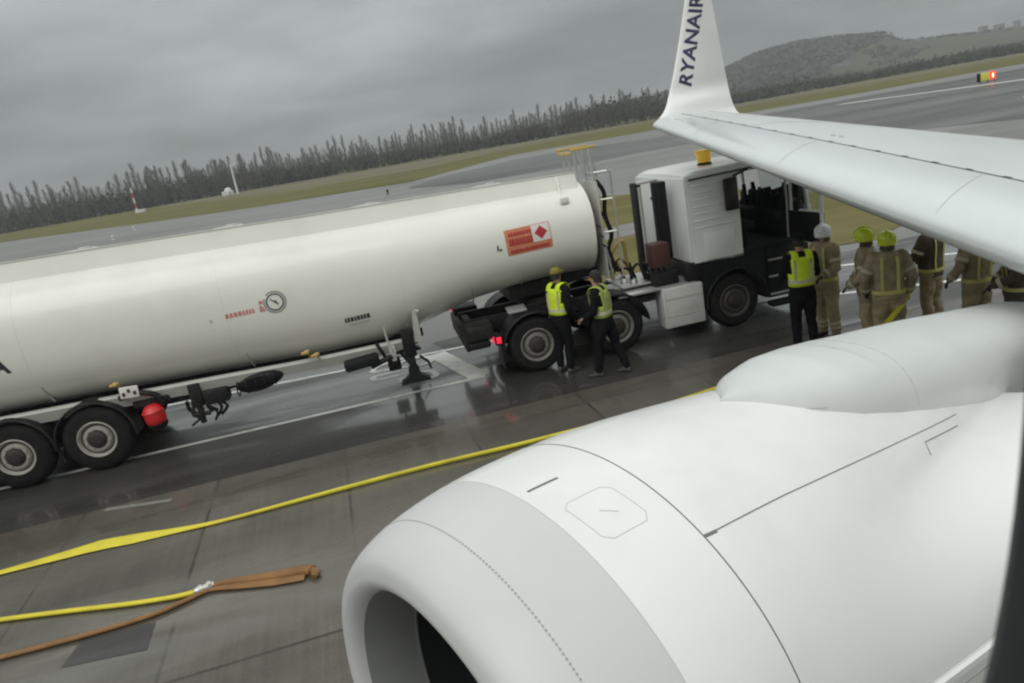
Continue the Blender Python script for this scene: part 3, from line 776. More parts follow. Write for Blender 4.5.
# landing legs
for y in (-1.13, 1.13):
    bm = nb(); box(bm, (-2.27, y*1.0, 1.05), (.22, .16, .5), bev=.02); fin(bm, 'landing_leg', M['black'], tr)
    bm = nb(); box(bm, (-2.27, y, .62), (.13, .12, .4), bev=.01)
    loft(bm, [[Vector((-2.27+q*dx, y+q2*.1, z)) for q, q2 in ((-1, -1), (1, -1), (1, 1), (-1, 1))] for dx, z in ((.09, .60), (.11, .45), (.25, .36), (.27, .34), (.27, .32))])
    fin(bm, 'landing_foot', M['black'], tr, smooth=30)
    bm = nb(); tube(bm, [(-2.12, y, .78), (-1.98, y, .62), (-1.96, y, .5)], .025, 6); fin(bm, 'crank_handle', M['black'], tr)
bm = nb(); tube(bm, [(-2.3, -1.05, .62), (-2.55, -.5, .95), (-2.6, .1, .7)], .03, 8); cyl(bm, (-2.27, -1.1, .95), (-2.27, 1.1, .95), .035, n=8); box(bm, (-2.6, -.1, .45), (.25, .25, .22), bev=.03); fin(bm, 'leg_brace', M['chassis'], tr)
# light upright bracket above the leg
bm = nb(); loft(bm, [[Vector((-2.16, -1.16, 1.05)), Vector((-2.02, -1.16, 1.05)), Vector((-2.02, -1.12, 1.05)), Vector((-2.16, -1.12, 1.05))], [Vector((-2.10, -1.17, 1.62)), Vector((-2.02, -1.17, 1.66)), Vector((-2.02, -1.14, 1.66)), Vector((-2.10, -1.14, 1.62))]])
ball(bm, (-2.0, -1.18, 1.6), .04); fin(bm, 'bracket', M['tankgrey'], tr)
# equipment below the rail: pump pipework, round basket, tool tray, extinguisher box, placard
rp = random.Random(3)
bm = nb()
box(bm, (-6.02, -1.12, .95), (.2, .14, .42), bev=.02); box(bm, (-5.7, -1.05, .86), (.42, .3, .26), bev=.03)
for k in range(9):
    a = Vector((-6.2+rp.uniform(0, .5), -1.18, .8+rp.uniform(-.1, .1))); 
    tube(bm, catmull([a, a+Vector((rp.uniform(-.2, .2), .05, -.15)), a+Vector((rp.uniform(-.15, .15), .1, -.3))], 4), rp.uniform(.015, .035), 6)
cyl(bm, (-6.0, -1.2, .45), (-6.0, -1.2, .8), .05, n=10); cyl(bm, (-6.15, -1.2, .62), (-5.85, -1.2, .6), .04, n=10)
torus(bm, (-6.05, -1.24, .66), (0, 1, 0), .09, .015, 16, 6)
box(bm, (-5.45, -1.0, .98), (.5, .1, .12), bev=.02)
fin(bm, 'discharge_valves', M['chassis'], tr)
bm = nb()
lathe(bm, (-4.98, -1.2, .93), (.25, 1, .1), [(0, .001), (0, .2), (.04, .26), (.16, .28), (.3, .24), (.32, .001)], 24)
for q in bm.verts: q.co.x = -4.98+(q.co.x+4.98)*1.5; q.co.z = .93+(q.co.z-.93)*.62+(q.co.x+4.98)*.12
for k in range(5): torus(bm, (-5.3+.16*k, -1.2, .9+.02*k), (1, 0, 0), .12, .012, 12, 5)
fin(bm, 'hose_basket', M['black'], tr)
bm = nb(); box(bm, (-3.15, -1.1, .90), (.62, .4, .2), rot=Matrix.Rotation(R(-4), 4, 'Y'), bev=.05); box(bm, (-2.78, -1.15, 1.04), (.06, .05, .3), rot=Matrix.Rotation(R(-20), 4, 'Y'), bev=.01)
cyl(bm, (-3.0, -1.2, .78), (-2.6, -1.2, .9), .05, n=8); fin(bm, 'tool_tray', M['black'], tr)
bm = nb()
for k in range(5): tube(bm, catmull([(-2.62+.02*k, -1.2, 1.1), (-2.6+rp.uniform(-.07, .07), -1.22, .95), (-2.58+rp.uniform(-.05, .05), -1.2, .8)], 4), .014, 6)
tube(bm, [(-2.62, -1.2, 1.05), (-2.64, -1.21, 1.45)], .018, 8)
fin(bm, 'drain_pipe', M['tankgrey'], tr)
bm = nb(); lathe(bm, (-6.72, -1.22, .62), (-.1, 0, 1), [(0, .001), (0, .13), (.03, .16), (.10, .175), (.22, .175), (.235, .19), (.25, .175), (.3, .14), (.34, .1), (.36, .001)], 22)
fin(bm, 'extinguisher_cover', M['red'], tr)
bm = nb(); lathe(bm, (-6.72, -1.22, .53), (0, 0, 1), [(0, .001), (0, .11), (.05, .15), (.10, .165), (.105, .001)], 22); fin(bm, 'extinguisher_base', M['chassis'], tr)
bm = nb(); tube(bm, catmull([(-7.2, -1.2, 1.18), (-6.9, -1.22, 1.22), (-6.62, -1.22, 1.12), (-6.55, -1.2, .92)], 6), .05, 8); box(bm, (-6.75, -1.05, 1.0), (.6, .2, .12), bev=.02); fin(bm, 'guard_arch', M['chassis'], tr)
bm = nb(); box(bm, (-7.0, -1.26, 1.27), (.30, .03, .2), rot=Matrix.Rotation(R(3), 4, 'Y'), bev=.008); pp = fin(bm, 'placard_box', M['placwhite'], tr)
bm = nb()
for k in range(3): box(bm, (-7.09+.09*k, -1.285, 1.27+(.03 if k % 2 else -.02)), (.045, .01, .06))
fin(bm, 'lettering', M['ink'], pp)
for s, z in ((-7.2, 1.42), (-4.05, 1.28), (-3.9, 1.2)):
    bm = nb(); cyl(bm, (s-.07, -1.22, z), (s+.07, -1.22, z+.03), .03, n=8); ball(bm, (s+.02, -1.25, z+.02), .045, 10, 8); tube(bm, [(s+.04, -1.2, z), (s+.05, -1.15, z-.12)], .015, 6); fin(bm, 'sample_valve', M['railyel'], tr)
for s, z in ((-5.05, 1.3), (-8.35, 1.45), (-.95, 1.62), (.05, 1.62)):
    bm = nb(); tube(bm, catmull([(s, tank_y(s, z+.15)-.01, z+.18), (s+.01, tank_y(s, z)-.02, z), (s+.03, tank_y(s, z-.1)-.03, z-.16)], 4), .018, 6); fin(bm, 'vent_tube', M['tankgrey'], tr)
# markings on the shell
def on_tank(bm, cs, cz, parent, name, m, off=.006, tilt=0.0):
    """text/flat mesh in XY -> lies on the near flank"""
    bmesh.ops.subdivide_edges(bm, edges=[e for e in bm.edges if e.calc_length() > .15], cuts=3)
    ct, st = math.cos(tilt), math.sin(tilt)
    for v in bm.verts:
        u, w_ = v.co.x*ct-v.co.y*st, v.co.x*st+v.co.y*ct
        s, z = cs+u, cz+w_; v.co = Vector((s, tank_y(s, z)-off-v.co.z, z))
    bmesh.ops.triangulate(bm, faces=bm.faces[:])
    return fin(bm, name, m, parent, smooth=0)
def rect_bm(w_, h_, cx_=0, cy_=0, nx_=8, ny_=6, z=0):
    bm = nb(); g = [[bm.verts.new((cx_-w_/2+w_*i/nx_, cy_-h_/2+h_*j/ny_, z)) for i in range(nx_+1)] for j in range(ny_+1)]
    for a, b in zip(g, g[1:]):
        for i in range(nx_): bm.faces.new((a[i], a[i+1], b[i+1], b[i]))
    return bm
TL = R(1.5)
pl = on_tank(rect_bm(.84, .46, z=0), .20, 2.49, tr, 'hazard_placard', M['orange'], .004, TL)
on_tank(rect_bm(.33, .30, .24, .07, 4, 4, z=.004), .20, 2.49, pl, 'diamond_ground', M['placwhite'], .004, TL)
bm = rect_bm(.17, .17, 0, 0, 4, 4, z=.007); bmesh.ops.rotate(bm, cent=(0, 0, 0), matrix=Matrix.Rotation(R(45), 3, 'Z'), verts=bm.verts); bmesh.ops.translate(bm, vec=(.24, .075, 0), verts=bm.verts)
on_tank(bm, .20, 2.49, pl, 'hazard_diamond', M['placred'], .004, TL)
bm = nb()
rt = random.Random(5)
def bars(x0, x1, y, h, gap=.014, zz=.007):
    x = x0
    while x < x1-.02:
        w_ = rt.uniform(.02, .05); v = [bm.verts.new(q) for q in ((x, y-h/2, zz), (x+w_, y-h/2, zz), (x+w_*.9, y+h/2, zz), (x+.004, y+h/2, zz))]; bm.faces.new(v); x += w_+gap
bars(-.36, .06, .14, .06, .008); bars(-.36, .07, .0, .12, .007); bars(-.36, .38, -.165, .06, .008)
on_tank(bm, .20, 2.49, pl, 'small_print', M['placred'], .005, TL)
bm = nb(); torus(bm, (0, 0, 0), (0, 0, 1), .155, .0035, 40, 4)
bm.free(); bm = nb()
def annulus(r0, r1, n=48, z=0):
    a = [[bm.verts.new((q*math.cos(2*math.pi*k/n), q*math.sin(2*math.pi*k/n), z)) for k in range(n)] for q in (r0, r1)]
    for k in range(n): bm.faces.new((a[0][k], a[0][(k+1) % n], a[1][(k+1) % n], a[1][k]))
annulus(.125, .150)
for k in range(34):
    if 12 < k < 15: continue
    a = 2*math.pi*k/34; c, s_ = math.cos(a), math.sin(a)
    q = [bm.verts.new(((r_)*c-t*s_, (r_)*s_+t*c, 0)) for r_, t in ((.163, -.008), (.195, -.009), (.195, .009), (.163, .008))]; bm.faces.new(q)
q = [bm.verts.new(p) for p in ((-.075, .055, 0), (-.062, .07, 0), (.06, -.04, 0), (.045, -.06, 0))]; bm.faces.new(q)
q = [bm.verts.new(p) for p in ((-.02, .02, 0), (.02, .03, 0), (.045, -.03, 0), (-.005, -.02, 0))]; bm.faces.new(q)
on_tank(bm, -4.33, 2.28, tr, 'round_dial_emblem', M['inkgrey'], .006)
bm = nb(); x = -.20
while x < .30:
    w_ = rt.uniform(.03, .06); q = [bm.verts.new(p) for p in ((x, -.035, 0), (x+w_, -.035, 0), (x+w_, .04, 0), (x+.01, .04, 0))]; bm.faces.new(q); x += w_+.016
on_tank(bm, -4.98, 2.20, tr, 'small_print', M['redink'], .006, R(1))
bm = nb()
for q4 in (((-.05, -.09), (-.01, -.09), (.0, .0), (-.03, .02)), ((0, -.09), (.05, -.09), (.02, -.02), (.01, .01)), ((-.04, .04), (.02, .04), (.03, .09), (-.02, .1))):
    bm.faces.new([bm.verts.new((a, b, 0)) for a, b in q4])
on_tank(bm, -4.56, 2.25, tr, 'emblem_figure', M['redink'], .006)
bm = nb(); bm.faces.new([bm.verts.new(p) for p in ((-.02, -.03, 0), (.025, -.03, 0), (.01, .03, 0), (-.03, .02, 0))]); on_tank(bm, -5.42, 2.17, tr, 'emblem_dot', M['tankgrey'], .006)
bm = nb(); x = -.22
while x < .2:
    w_ = rt.uniform(.035, .06); q = [bm.verts.new(p) for p in ((x, -.04, 0), (x+w_, -.04, 0), (x+w_, .045, 0), (x+.006, .045, 0))]; bm.faces.new(q); x += w_+.012
on_tank(bm, -3.05, 1.70, tr, 'stencil_lettering', M['ink'], .006, R(2))
on_tank(rect_bm(.36, .02), -3.03, 1.60, tr, 'label_edge', M['tankgrey'], .006, R(2))
on_tank(text_mesh('A', .40, .012), -8.78, 2.12, tr, 'lettering', M['ink'], .006)
bm = nb()
for q4 in (((-.04, -.05), (-.01, -.05), (0, .05), (-.03, .04)), ((.0, -.06), (.06, -.05), (.05, -.02), (.01, -.02))):
    bm.faces.new([bm.verts.new((a, b, 0)) for a, b in q4])
on_tank(bm, -.36, 2.43, tr, 'small_mark', M['ink'], .006)
bm = nb()
for k in range(3):
    z = 2.62-.18*k; s0 = 1.47+.02*k
    z -= .1; v = [bm.verts.new(p) for p in ((s0, -1.228+.0*k, z), (s0+.10, -1.19, z-.06), (s0+.12, -1.18, z-.13), (s0+.02, -1.225, z-.05))]; bm.faces.new(v)
fin(bm, 'end_marks', M['ink'], tr, smooth=0)
for (s, z) in ((1.0, 3.02),):
    bm = nb(); box(bm, (s, tank_y(s, z)-.05, z), (.16, .1, .12), bev=.02); cyl(bm, (s, tank_y(s, z+.1)-.06, z+.02), (s+.02, -.62, 3.45), .02, n=8); fin(bm, 'junction_box', M['tank'], tr)
# ladder with platform rails and hoses at the front end
ld = empty('access_ladder', (1.66, -.72, 0)); ld.parent = tr
for y in (-.22, .22):
    bm = nb(); tube(bm, [(.12, y, 1.35), (.02, y, 2.1), (-.02, y, 3.3), (-.05, y, 3.84)], .024, 8); fin(bm, 'stile', M['alu'], ld)
for k in range(8):
    bm = nb(); z = 1.5+.27*k; cyl(bm, (.1-.015*k, -.22, z), (.1-.015*k, .22, z), .018, n=8); fin(bm, 'rung', M['alu'], ld)
for x0 in (.26,):
    bm = nb(); tube(bm, [(x0, -.35, 1.42), (x0, -.35, 3.35), (x0-.05, -.35, 3.45)], .02, 6); tube(bm, [(x0, -.35, 2.9), (0, -.25, 2.9)], .018, 6); tube(bm, [(x0, -.35, 2.3), (0, -.25, 2.3)], .018, 6); tube(bm, [(x0, -.35, 3.4), (-.02, -.25, 3.4)], .022, 6)
    fin(bm, 'ladder_guard', M['alu'], ld)
for y in (-.1, .3, .7):
    bm = nb(); tube(bm, [(-.28, y, 3.30), (-.3, y, 3.84)], .018, 6); tube(bm, [(.08, y, 3.30), (.02, y, 3.84)], .018, 6); fin(bm, 'rail_post', M['alu'], ld)
bm = nb(); box(bm, (-.1, -.1, 3.86), (.50, .05, .05), bev=.015); box(bm, (-.1, .7, 3.87), (.62, .05, .05), bev=.015); box(bm, (-.36, .3, 3.8), (.05, .82, .06), bev=.015); fin(bm, 'top_rail', M['railyel'], ld)
bm = nb()
tube(bm, catmull([(.05, -.1, 3.25), (.17, -.12, 3.0), (.14, -.1, 2.6), (.2, -.14, 2.2), (.1, -.1, 1.9), (.22, -.1, 1.5)], 6), .04, 8)
tube(bm, catmull([(.02, .1, 2.8), (.2, .12, 2.5), (.3, .1, 2.2), (.2, .1, 1.9), (.3, .05, 1.45)], 6), .03, 8)
fin(bm, 'air_hose', M['black'], ld)
bm = nb(); box(bm, (-.02, .05, 2.35), (.04, .8, 1.8), bev=.02); fin(bm, 'backing_plate', M['tankgrey'], ld)
bm = nb(); loft(bm, [[Vector((1.9, y, 1.5)) for y in (-.5, .5)]+[Vector((1.9, y, 1.62)) for y in (.5, -.5)], [Vector((-.2, y, 1.28)) for y in (-.6, .6)]+[Vector((-.2, y, 1.56)) for y in (.6, -.6)]])
fin(bm, 'kingpin_plate', M['chassis'], tr)

# ---- tractor
tc_ = empty('tractor_unit', TO, TRZ, 'white tractor lorry with dark chassis coupled under the front of the fuel tank', 'lorry')
for y in (-.42, .42):
    bm = nb(); box(bm, (2.1, y, .93), (6.5, .09, .26), bev=.01); fin(bm, 'chassis_rail', M['chassis'], tc_)
bm = nb()
bm.free()
for s in (-1.05, .7, 1.9, 3.0):
    bm = nb(); box(bm, (s, 0, .93), (.12, .8, .18)); fin(bm, 'crossmember', M['chassis'], tc_)
bm = nb(); box(bm, (-1.18, 0, .86), (.14, 2.2, .2), bev=.03); box(bm, (-1.2, 0, .70), (.1, 2.1, .18), bev=.03); fin(bm, 'rear_bar', M['chassis'], tc_)
bm = nb(); box(bm, (-.95, -.95, .95), (.5, .5, .3), bev=.06); box(bm, (-1.0, -.95, .72), (.42, .4, .16), bev=.05); fin(bm, 'rear_box', M['chassis'], tc_); bm = nb(); box(bm, (-.95, .95, .95), (.5, .5, .3), bev=.06); fin(bm, 'rear_box', M['chassis'], tc_)
bm = nb(); lathe(bm, (.55, 0, 1.1), (0, 0, 1), [(0, .5), (.1, .5), (.12, .46), (.12, .1), (.05, .08)], 30); box(bm, (.55, 0, 1.08), (1.0, .9, .1), bev=.02); fin(bm, 'fifth_wheel', M['hub'], tc_)
for s in (0.04, 1.62):
    for side in (-1, 1):
        wheel(tc_, s, 1.25*side, side, r=.53, rimm='rimdull')
    bm = nb(); cyl(bm, (s, -1.1, .52), (s, 1.1, .52), .09, n=12); lathe(bm, (s, -.2, .52), (0, 1, 0), [(0, .05), (.1, .22), (.3, .22), (.4, .05)], 20); fin(bm, 'axle', M['chassis'], tc_)
for side in (-1, 1):
    wheel(tc_, 4.04, 1.22*side, side, r=.53, rimm='rimdark')
bm = nb(); cyl(bm, (4.08, -1.1, .53), (4.08, 1.1, .53), .07, n=12); fin(bm, 'axle', M['chassis'], tc_)
for side in (-1, 1):
    fender(tc_, .04, side*1.28, side*.72, .52, .62, 8, 178, M['black'])
    fender(tc_, 1.62, side*1.28, side*.72, .52, .62, 3, 165, M['black'])
    bm = nb(); box(bm, (-.62, side*1.05, .52), (.03, .46, .62), bev=.01); fin(bm, 'mudflap', M['black'], tc_)
    bm = nb(); box(bm, (-.68, side*1.14, .78), (.10, .30, .2), bev=.02); lm = fin(bm, 'tail_lamp', M['black'], tc_)
    bm = nb(); box(bm, (-.74, side*1.11, .78), (.02, .24, .13), bev=.006); box(bm, (-.66, side*1.295, .78), (.09, .02, .12), bev=.006); fin(bm, 'lens', M['lampred'], lm)
bm = nb(); box(bm, (-1.27, .55, 1.18), (.03, .3, .10), bev=.006); fin(bm, 'marker_lamp', M['lampred'], tc_)
bm = nb(); box(bm, (-.2, -1.0, 1.22), (.36, .3, .05), rot=Matrix.Rotation(R(10), 4, 'X'), bev=.02); fin(bm, 'fender_plate', M['alu'], tc_)
# side box (aluminium battery and step box)
bm = nb(); box(bm, (2.98, -1.06, .66), (.82, .42, .78), bev=.03); bx_ = fin(bm, 'side_box', M['skirt'], tc_)
bm = nb()
for z in (.5, .84): box(bm, (2.98, -1.272, z), (.7, .012, .01))
box(bm, (2.62, -1.271, .66), (.01, .01, .7)); box(bm, (3.34, -1.271, .66), (.01, .01, .7)); fin(bm, 'box_ribs', M['tankgrey'], bx_)
bm = nb(); box(bm, (2.5, -.85, 1.06), (1.55, .75, .05), bev=.015); box(bm, (1.9, -.5, 1.12), (.5, .5, .05)); fin(bm, 'deck_plate', M['alu'], tc_)
bm = nb(); cyl(bm, (2.4, 1.0, .62), (3.4, 1.0, .62), .32, n=24); fin(bm, 'fuel_tank', M['alu'], tc_)
# gear behind the cab
bm = nb(); box(bm, (2.62, -.35, 2.15), (.12, .34, 1.75), bev=.03); fin(bm, 'intake_duct', M['black'], tc_)
bm = nb(); box(bm, (2.98, -.62, 2.25), (.22, .30, 1.5), bev=.04); fin(bm, 'exhaust_stack', M['black'], tc_)
bm = nb(); box(bm, (2.8, -.5, 3.02), (.4, .16, .05), bev=.01); tube(bm, [(2.62, -.55, 1.3), (2.62, -.55, 2.95)], .03, 8); fin(bm, 'stack_frame', M['tankgrey'], tc_)
bm = nb(); box(bm, (2.68, -.98, 1.68), (.36, .36, .46), bev=.03); fin(bm, 'cabinet', M['redbrown'], tc_)
bm = nb(); box(bm, (3.22, -1.12, 1.25), (.20, .2, .38), bev=.02); box(bm, (2.75, -.95, 1.22), (.5, .35, .26), bev=.03); fin(bm, 'air_tank_bracket', M['chassis'], tc_)
bm = nb()
for k in range(14):
    a = Vector((rp.uniform(1.9, 2.9), rp.uniform(-1.0, .2), 1.15)); b = a+Vector((rp.uniform(-.3, .4), rp.uniform(-.2, .3), rp.uniform(.05, .4)))
    tube(bm, catmull([a, (a+b)/2+Vector((0, 0, rp.uniform(.1, .3))), b, b+Vector((.1, 0, -.3))], 5), rp.uniform(.014, .032), 6)
fin(bm, 'air_lines', M['black'], tc_)
bm = nb()
box(bm, (2.3, -.4, 1.16), (.75, 1.05, .03))
for k in range(7):
    a = Vector((rp.uniform(2.0, 2.6), rp.uniform(-.9, .1), 1.18)); ball(bm, a, (rp.uniform(.05, .12), .08, rp.uniform(.05, .09)), 8, 6)
fin(bm, 'valve_block', M['alu'], tc_)
bm = nb(); tube(bm, catmull([(2.0, -.1, 1.2), (2.1, .0, 1.7), (2.35, .0, 1.9), (2.4, .05, 1.5), (2.5, .1, 1.25)], 8), .035, 8); tube(bm, catmull([(1.95, .2, 1.3), (2.2, .2, 1.5), (2.3, .25, 1.25)], 8), .03, 8); fin(bm, 'coiled_hose', M['railyel'], tc_)
# cab shell
CR0, CR1, CZ0, CZ1, CW = 3.23, 5.78, 1.47, 3.03, 1.22
cab = nb()
th = .05
def panel(bm, pts, nrm, t=.05):
    a = [Vector(p) for p in pts]; n_ = Vector(nrm)*t; loft(bm, [[p for p in a], [p+n_ for p in a]])
# near-side panel behind the door, with three pressed ribs
panel(cab, [(CR0+.06, -CW, CZ0-.06), (4.30, -CW, CZ0-.10), (4.30, -CW, CZ1-.05), (CR0+.06, -CW, CZ1-.02)], (0, 1, 0))
box(cab, ((CR0+5.64)/2, -CW+.03, CZ1-.03), (5.64-CR0-.05, .08, .12), bev=.03)      # header rail over the door
# rear wall
box(cab, (CR0+.03, 0, (CZ0+CZ1)/2-.03), (.07, 2*CW-.02, CZ1-CZ0+.04), bev=.03)
# far side with a window opening
for z0, z1, s0, s1 in ((CZ0-.1, 2.1, CR0, CR1-.1), (2.86, CZ1-.02, CR0, CR1-.2), (2.1, 2.86, CR0, 4.2)):
    box(cab, ((s0+s1)/2, CW-.03, (z0+z1)/2), (s1-s0, .06, z1-z0))
# front: lower mask and pillars round the windscreen
box(cab, (CR1-.04, 0, 1.75), (.1, 2*CW-.04, .7), bev=.03)
for y in (-CW+.05, CW-.05):
    cyl(cab, (CR1-.05, y, 2.02), (5.66, y, CZ1-.02), .045, n=10)
cabo = fin(cab, 'cab', M['white'], tc_, smooth=30)
bm = nb()
for k in range(7):
    z = 2.84-.13*k; box(bm, (3.80, -CW+.002, z), (.84, .018, .04), bev=.008)
box(bm, (3.85, -CW-.006, 1.72), (.62, .018, .5), bev=.02)
fin(bm, 'side_pressing', M['white'], cabo)
bm = nb()   # swept roof
rings = []
for s, z, dz, wd in ((CR0-.0, 2.96, .05, 1.17), (CR0+.03, 3.06, .05, 1.2), (CR0+.25, 3.12, .05, 1.22), (4.3, 3.13, .05, 1.22), (5.2, 3.12, .05, 1.21), (5.62, 3.09, .05, 1.2), (5.74, 3.0, .05, 1.18)):
    ys = [-1, -.985, -.93, -.8, -.4, 0, .4, .8, .93, .985, 1]; hs = [-.12, -.05, -.01, .0, .02, .025, .02, 0, -.01, -.05, -.12]
    rings.append([Vector((s, y*wd, z+h)) for y, h in zip(ys, hs)]+[Vector((s, y*wd*.96, z+h-.05)) for y, h in zip(ys[::-1], hs[::-1])])
loft(bm, rings); fin(bm, 'roof', M['white'], cabo, smooth=50)
bm = nb(); box(bm, (4.2, -CW-.016, 2.985), (1.75, .03, .028), rot=Matrix.Rotation(R(-1), 4, 'Y')); fin(bm, 'rain_gutter', M['black'], cabo)
for s, y in ((CR0-.01, -.1), (CR0-.01, .35)):
    bm = nb(); box(bm, (s, y, 2.58), (.03, .16, .06), bev=.01); fin(bm, 'rear_latch', M['black'], cabo)
bm = nb(); box(bm, (4.12, -CW-.06, 2.58), (.26, .1, .60), bev=.03); mr_ = fin(bm, 'mirror', M['mirror'], tc_)
bm = nb(); tube(bm, [(4.2, -CW-.06, 2.9), (4.5, -CW-.02, 2.97)], .02, 6); tube(bm, [(4.2, -CW-.06, 2.3), (4.34, -CW-.0, 2.3)], .015, 6); fin(bm, 'bracket', M['black'], mr_)
# windscreen, far window, interior
bm = nb(); panel(bm, [(CR1-.06, -CW+.1, 2.05), (CR1-.06, CW-.1, 2.05), (5.66, CW-.1, CZ1-.05), (5.66, -CW+.1, CZ1-.05)], (-1, 0, 0), .008); fin(bm, 'windscreen', M['glass'], cabo)
bm = nb(); box(bm, (4.75, CW-.03, 2.48), (1.08, .008, .76)); fin(bm, 'side_window', M['glass'], cabo)
bm = nb(); box(bm, (4.5, 0, CZ0-.02), (2.4, 2.3, .08)); box(bm, (5.5, 0, 1.72), (.3, 2.2, .55), bev=.05); box(bm, (5.35, -.55, 1.9), (.2, .6, .16), bev=.05)
box(bm, (3.5, 0, 1.75), (.3, 2.3, .55)); box(bm, (3.42, 0, 2.4), (.06, 2.3, 1.1)); box(bm, (3.8, CW-.08, 2.3), (.8, .03, 1.4)); box(bm, (4.6, CW-.08, 1.8), (1.9, .03, .56)); box(bm, (4.5, 0, 2.98), (1.9, 2.2, .04)); fin(bm, 'interior', M['seat'], cabo)
for y in (-.62, .62):
    bm = nb(); box(bm, (4.55, y, 1.85), (.5, .5, .16), bev=.06); box(bm, (4.3, y, 2.2), (.16, .48, .7), rot=Matrix.Rotation(R(-8), 4, 'Y'), bev=.06); box(bm, (4.25, y, 2.62), (.1, .26, .2), bev=.04); box(bm, (4.5, y, 1.62), (.3, .3, .35), bev=.03); fin(bm, 'seat', M['seat'], cabo)
bm = nb(); torus(bm, (5.12, -.62, 2.05), (1, 0, 1.6), .22, .018, 24, 8); tube(bm, [(5.12, -.62, 2.05), (5.4, -.62, 1.8)], .03, 8); fin(bm, 'steering_wheel', M['black'], cabo)
bm = nb(); tube(bm, [(5.24, -CW-.03, 1.55), (5.24, -CW-.05, 2.2), (5.24, -CW-.03, 2.9)], .022, 8); fin(bm, 'grab_rail', M['alu'], cabo)
# sun visor and clutter seen against the far window
bm = nb()
for k in range(26):
    y = -1.05+.084*k; s = 5.55+rp.uniform(-.06, .06); h = 2.26+.09*math.sin(k*1.9)+rp.uniform(-.06, .10)
    loft(bm, [[Vector((s-.05, y-.07, 1.9)), Vector((s+.05, y-.07, 1.9)), Vector((s+.05, y+.07, 1.9)), Vector((s-.05, y+.07, 1.9))], [Vector((s-.03, y-.02, h)), Vector((s+.03, y-.02, h)), Vector((s+.03, y+.03, h)), Vector((s-.03, y+.03, h))]])
fin(bm, 'coat_pile', M['seat'], cabo)
# open door
dr = empty('door', (5.33, -CW-.02, 0), R(-86)); dr.parent = tc_
bm = nb()
box(bm, (.46, 0, 1.78), (.92, .06, .62), bev=.02)
for a, b in (((.02, 0, 2.05), (.06, 0, 2.88)), ((.9, 0, 2.05), (.90, 0, 2.90)), ((.06, 0, 2.9), (.9, 0, 2.9))): tube(bm, [a, b], .035, 8)
fin(bm, 'door_shell', M['white'], dr)
bm = nb(); box(bm, (.46, .05, 1.78), (.84, .05, .56), bev=.02); box(bm, (.46, -.05, 1.78), (.84, .05, .56), bev=.02); box(bm, (.5, .08, 1.9), (.5, .06, .06), bev=.02); fin(bm, 'door_trim', M['black'], dr)
bm = nb(); box(bm, (.48, 0, 2.47), (.82, .008, .82)); fin(bm, 'door_window', M['glass'], dr)
bm = nb(); box(bm, (.2, .02, 2.5), (.2, .12, .42), bev=.04); box(bm, (.2, .02, 2.15), (.2, .12, .2), bev=.03); fin(bm, 'door_mirror', M['mirror'], dr)
# lower cab: sill, wheel arch, steps, bumper
bm = nb()
rings = []
for k in range(15):
    a = R(180*k/14); rings.append((4.08+.66*math.cos(a), .53+.64*math.sin(a)))
top = 1.42
lo_ = [bm.verts.new((x, -1.22, z)) for x, z in rings]; hi_ = [bm.verts.new((x if k not in (0, 14) else x, -1.22, top)) for k, (x, z) in enumerate(rings)]
for k in range(14): bm.faces.new((lo_[k], lo_[k+1], hi_[k+1], hi_[k]))
r_ = bmesh.ops.extrude_face_region(bm, geom=bm.faces[:]); bmesh.ops.translate(bm, vec=(0, .5, 0), verts=[v for v in r_['geom'] if isinstance(v, bmesh.types.BMVert)])
fin(bm, 'wheel_arch', M['navy'], tc_)
fender(tc_, 4.08, -1.25, -.8, .53, .62, -5, 185, M['black'])
bm = nb(); box(bm, (5.22, -1.0, .92), (.92, .44, 1.0), bev=.04); box(bm, (3.4, -1.0, 1.25), (.2, .4, .35), bev=.02); box(bm, (5.2, 0, .8), (.9, 2.2, .8), bev=.05); box(bm, (5.72, 0, .75), (.3, 2.46, .85), bev=.1); box(bm, (4.4, 0, 1.2), (2.2, 1.8, .35))
box(bm, (4.1, 0, .8), (.7, .9, .5)); fin(bm, 'lower_cab', M['navy'], tc_)
for z in (.5, .85, 1.18):
    bm = nb(); box(bm, (5.1, -1.235, z), (.62, .06, .035), bev=.008); fin(bm, 'step', M['alu'], tc_)
bm = nb(); box(bm, (5.15, -1.2, .3), (.75, .24, .10), bev=.03); fin(bm, 'step_well', M['black'], tc_)
for y in (-.95, .95):
    bm = nb(); box(bm, (5.88, y, .78), (.03, .36, .2), bev=.02); fin(bm, 'headlight', M['glass'], tc_)
# amber beacon on the cab roof
be = empty('beacon', (4.0, -.55, 3.14)); be.parent = tc_
bm = nb(); lathe(bm, (0, 0, 0), (0, 0, 1), [(0, .14), (.03, .14), (.04, .11), (.05, .001)], 20); fin(bm, 'beacon_base', M['black'], be)
bm = nb(); lathe(bm, (0, 0, .05), (0, 0, 1), [(0, .13), (.06, .135), (.14, .14), (.2, .17), (.23, .17), (.25, .001)], 20); fin(bm, 'beacon_lens', M['amber'], be)

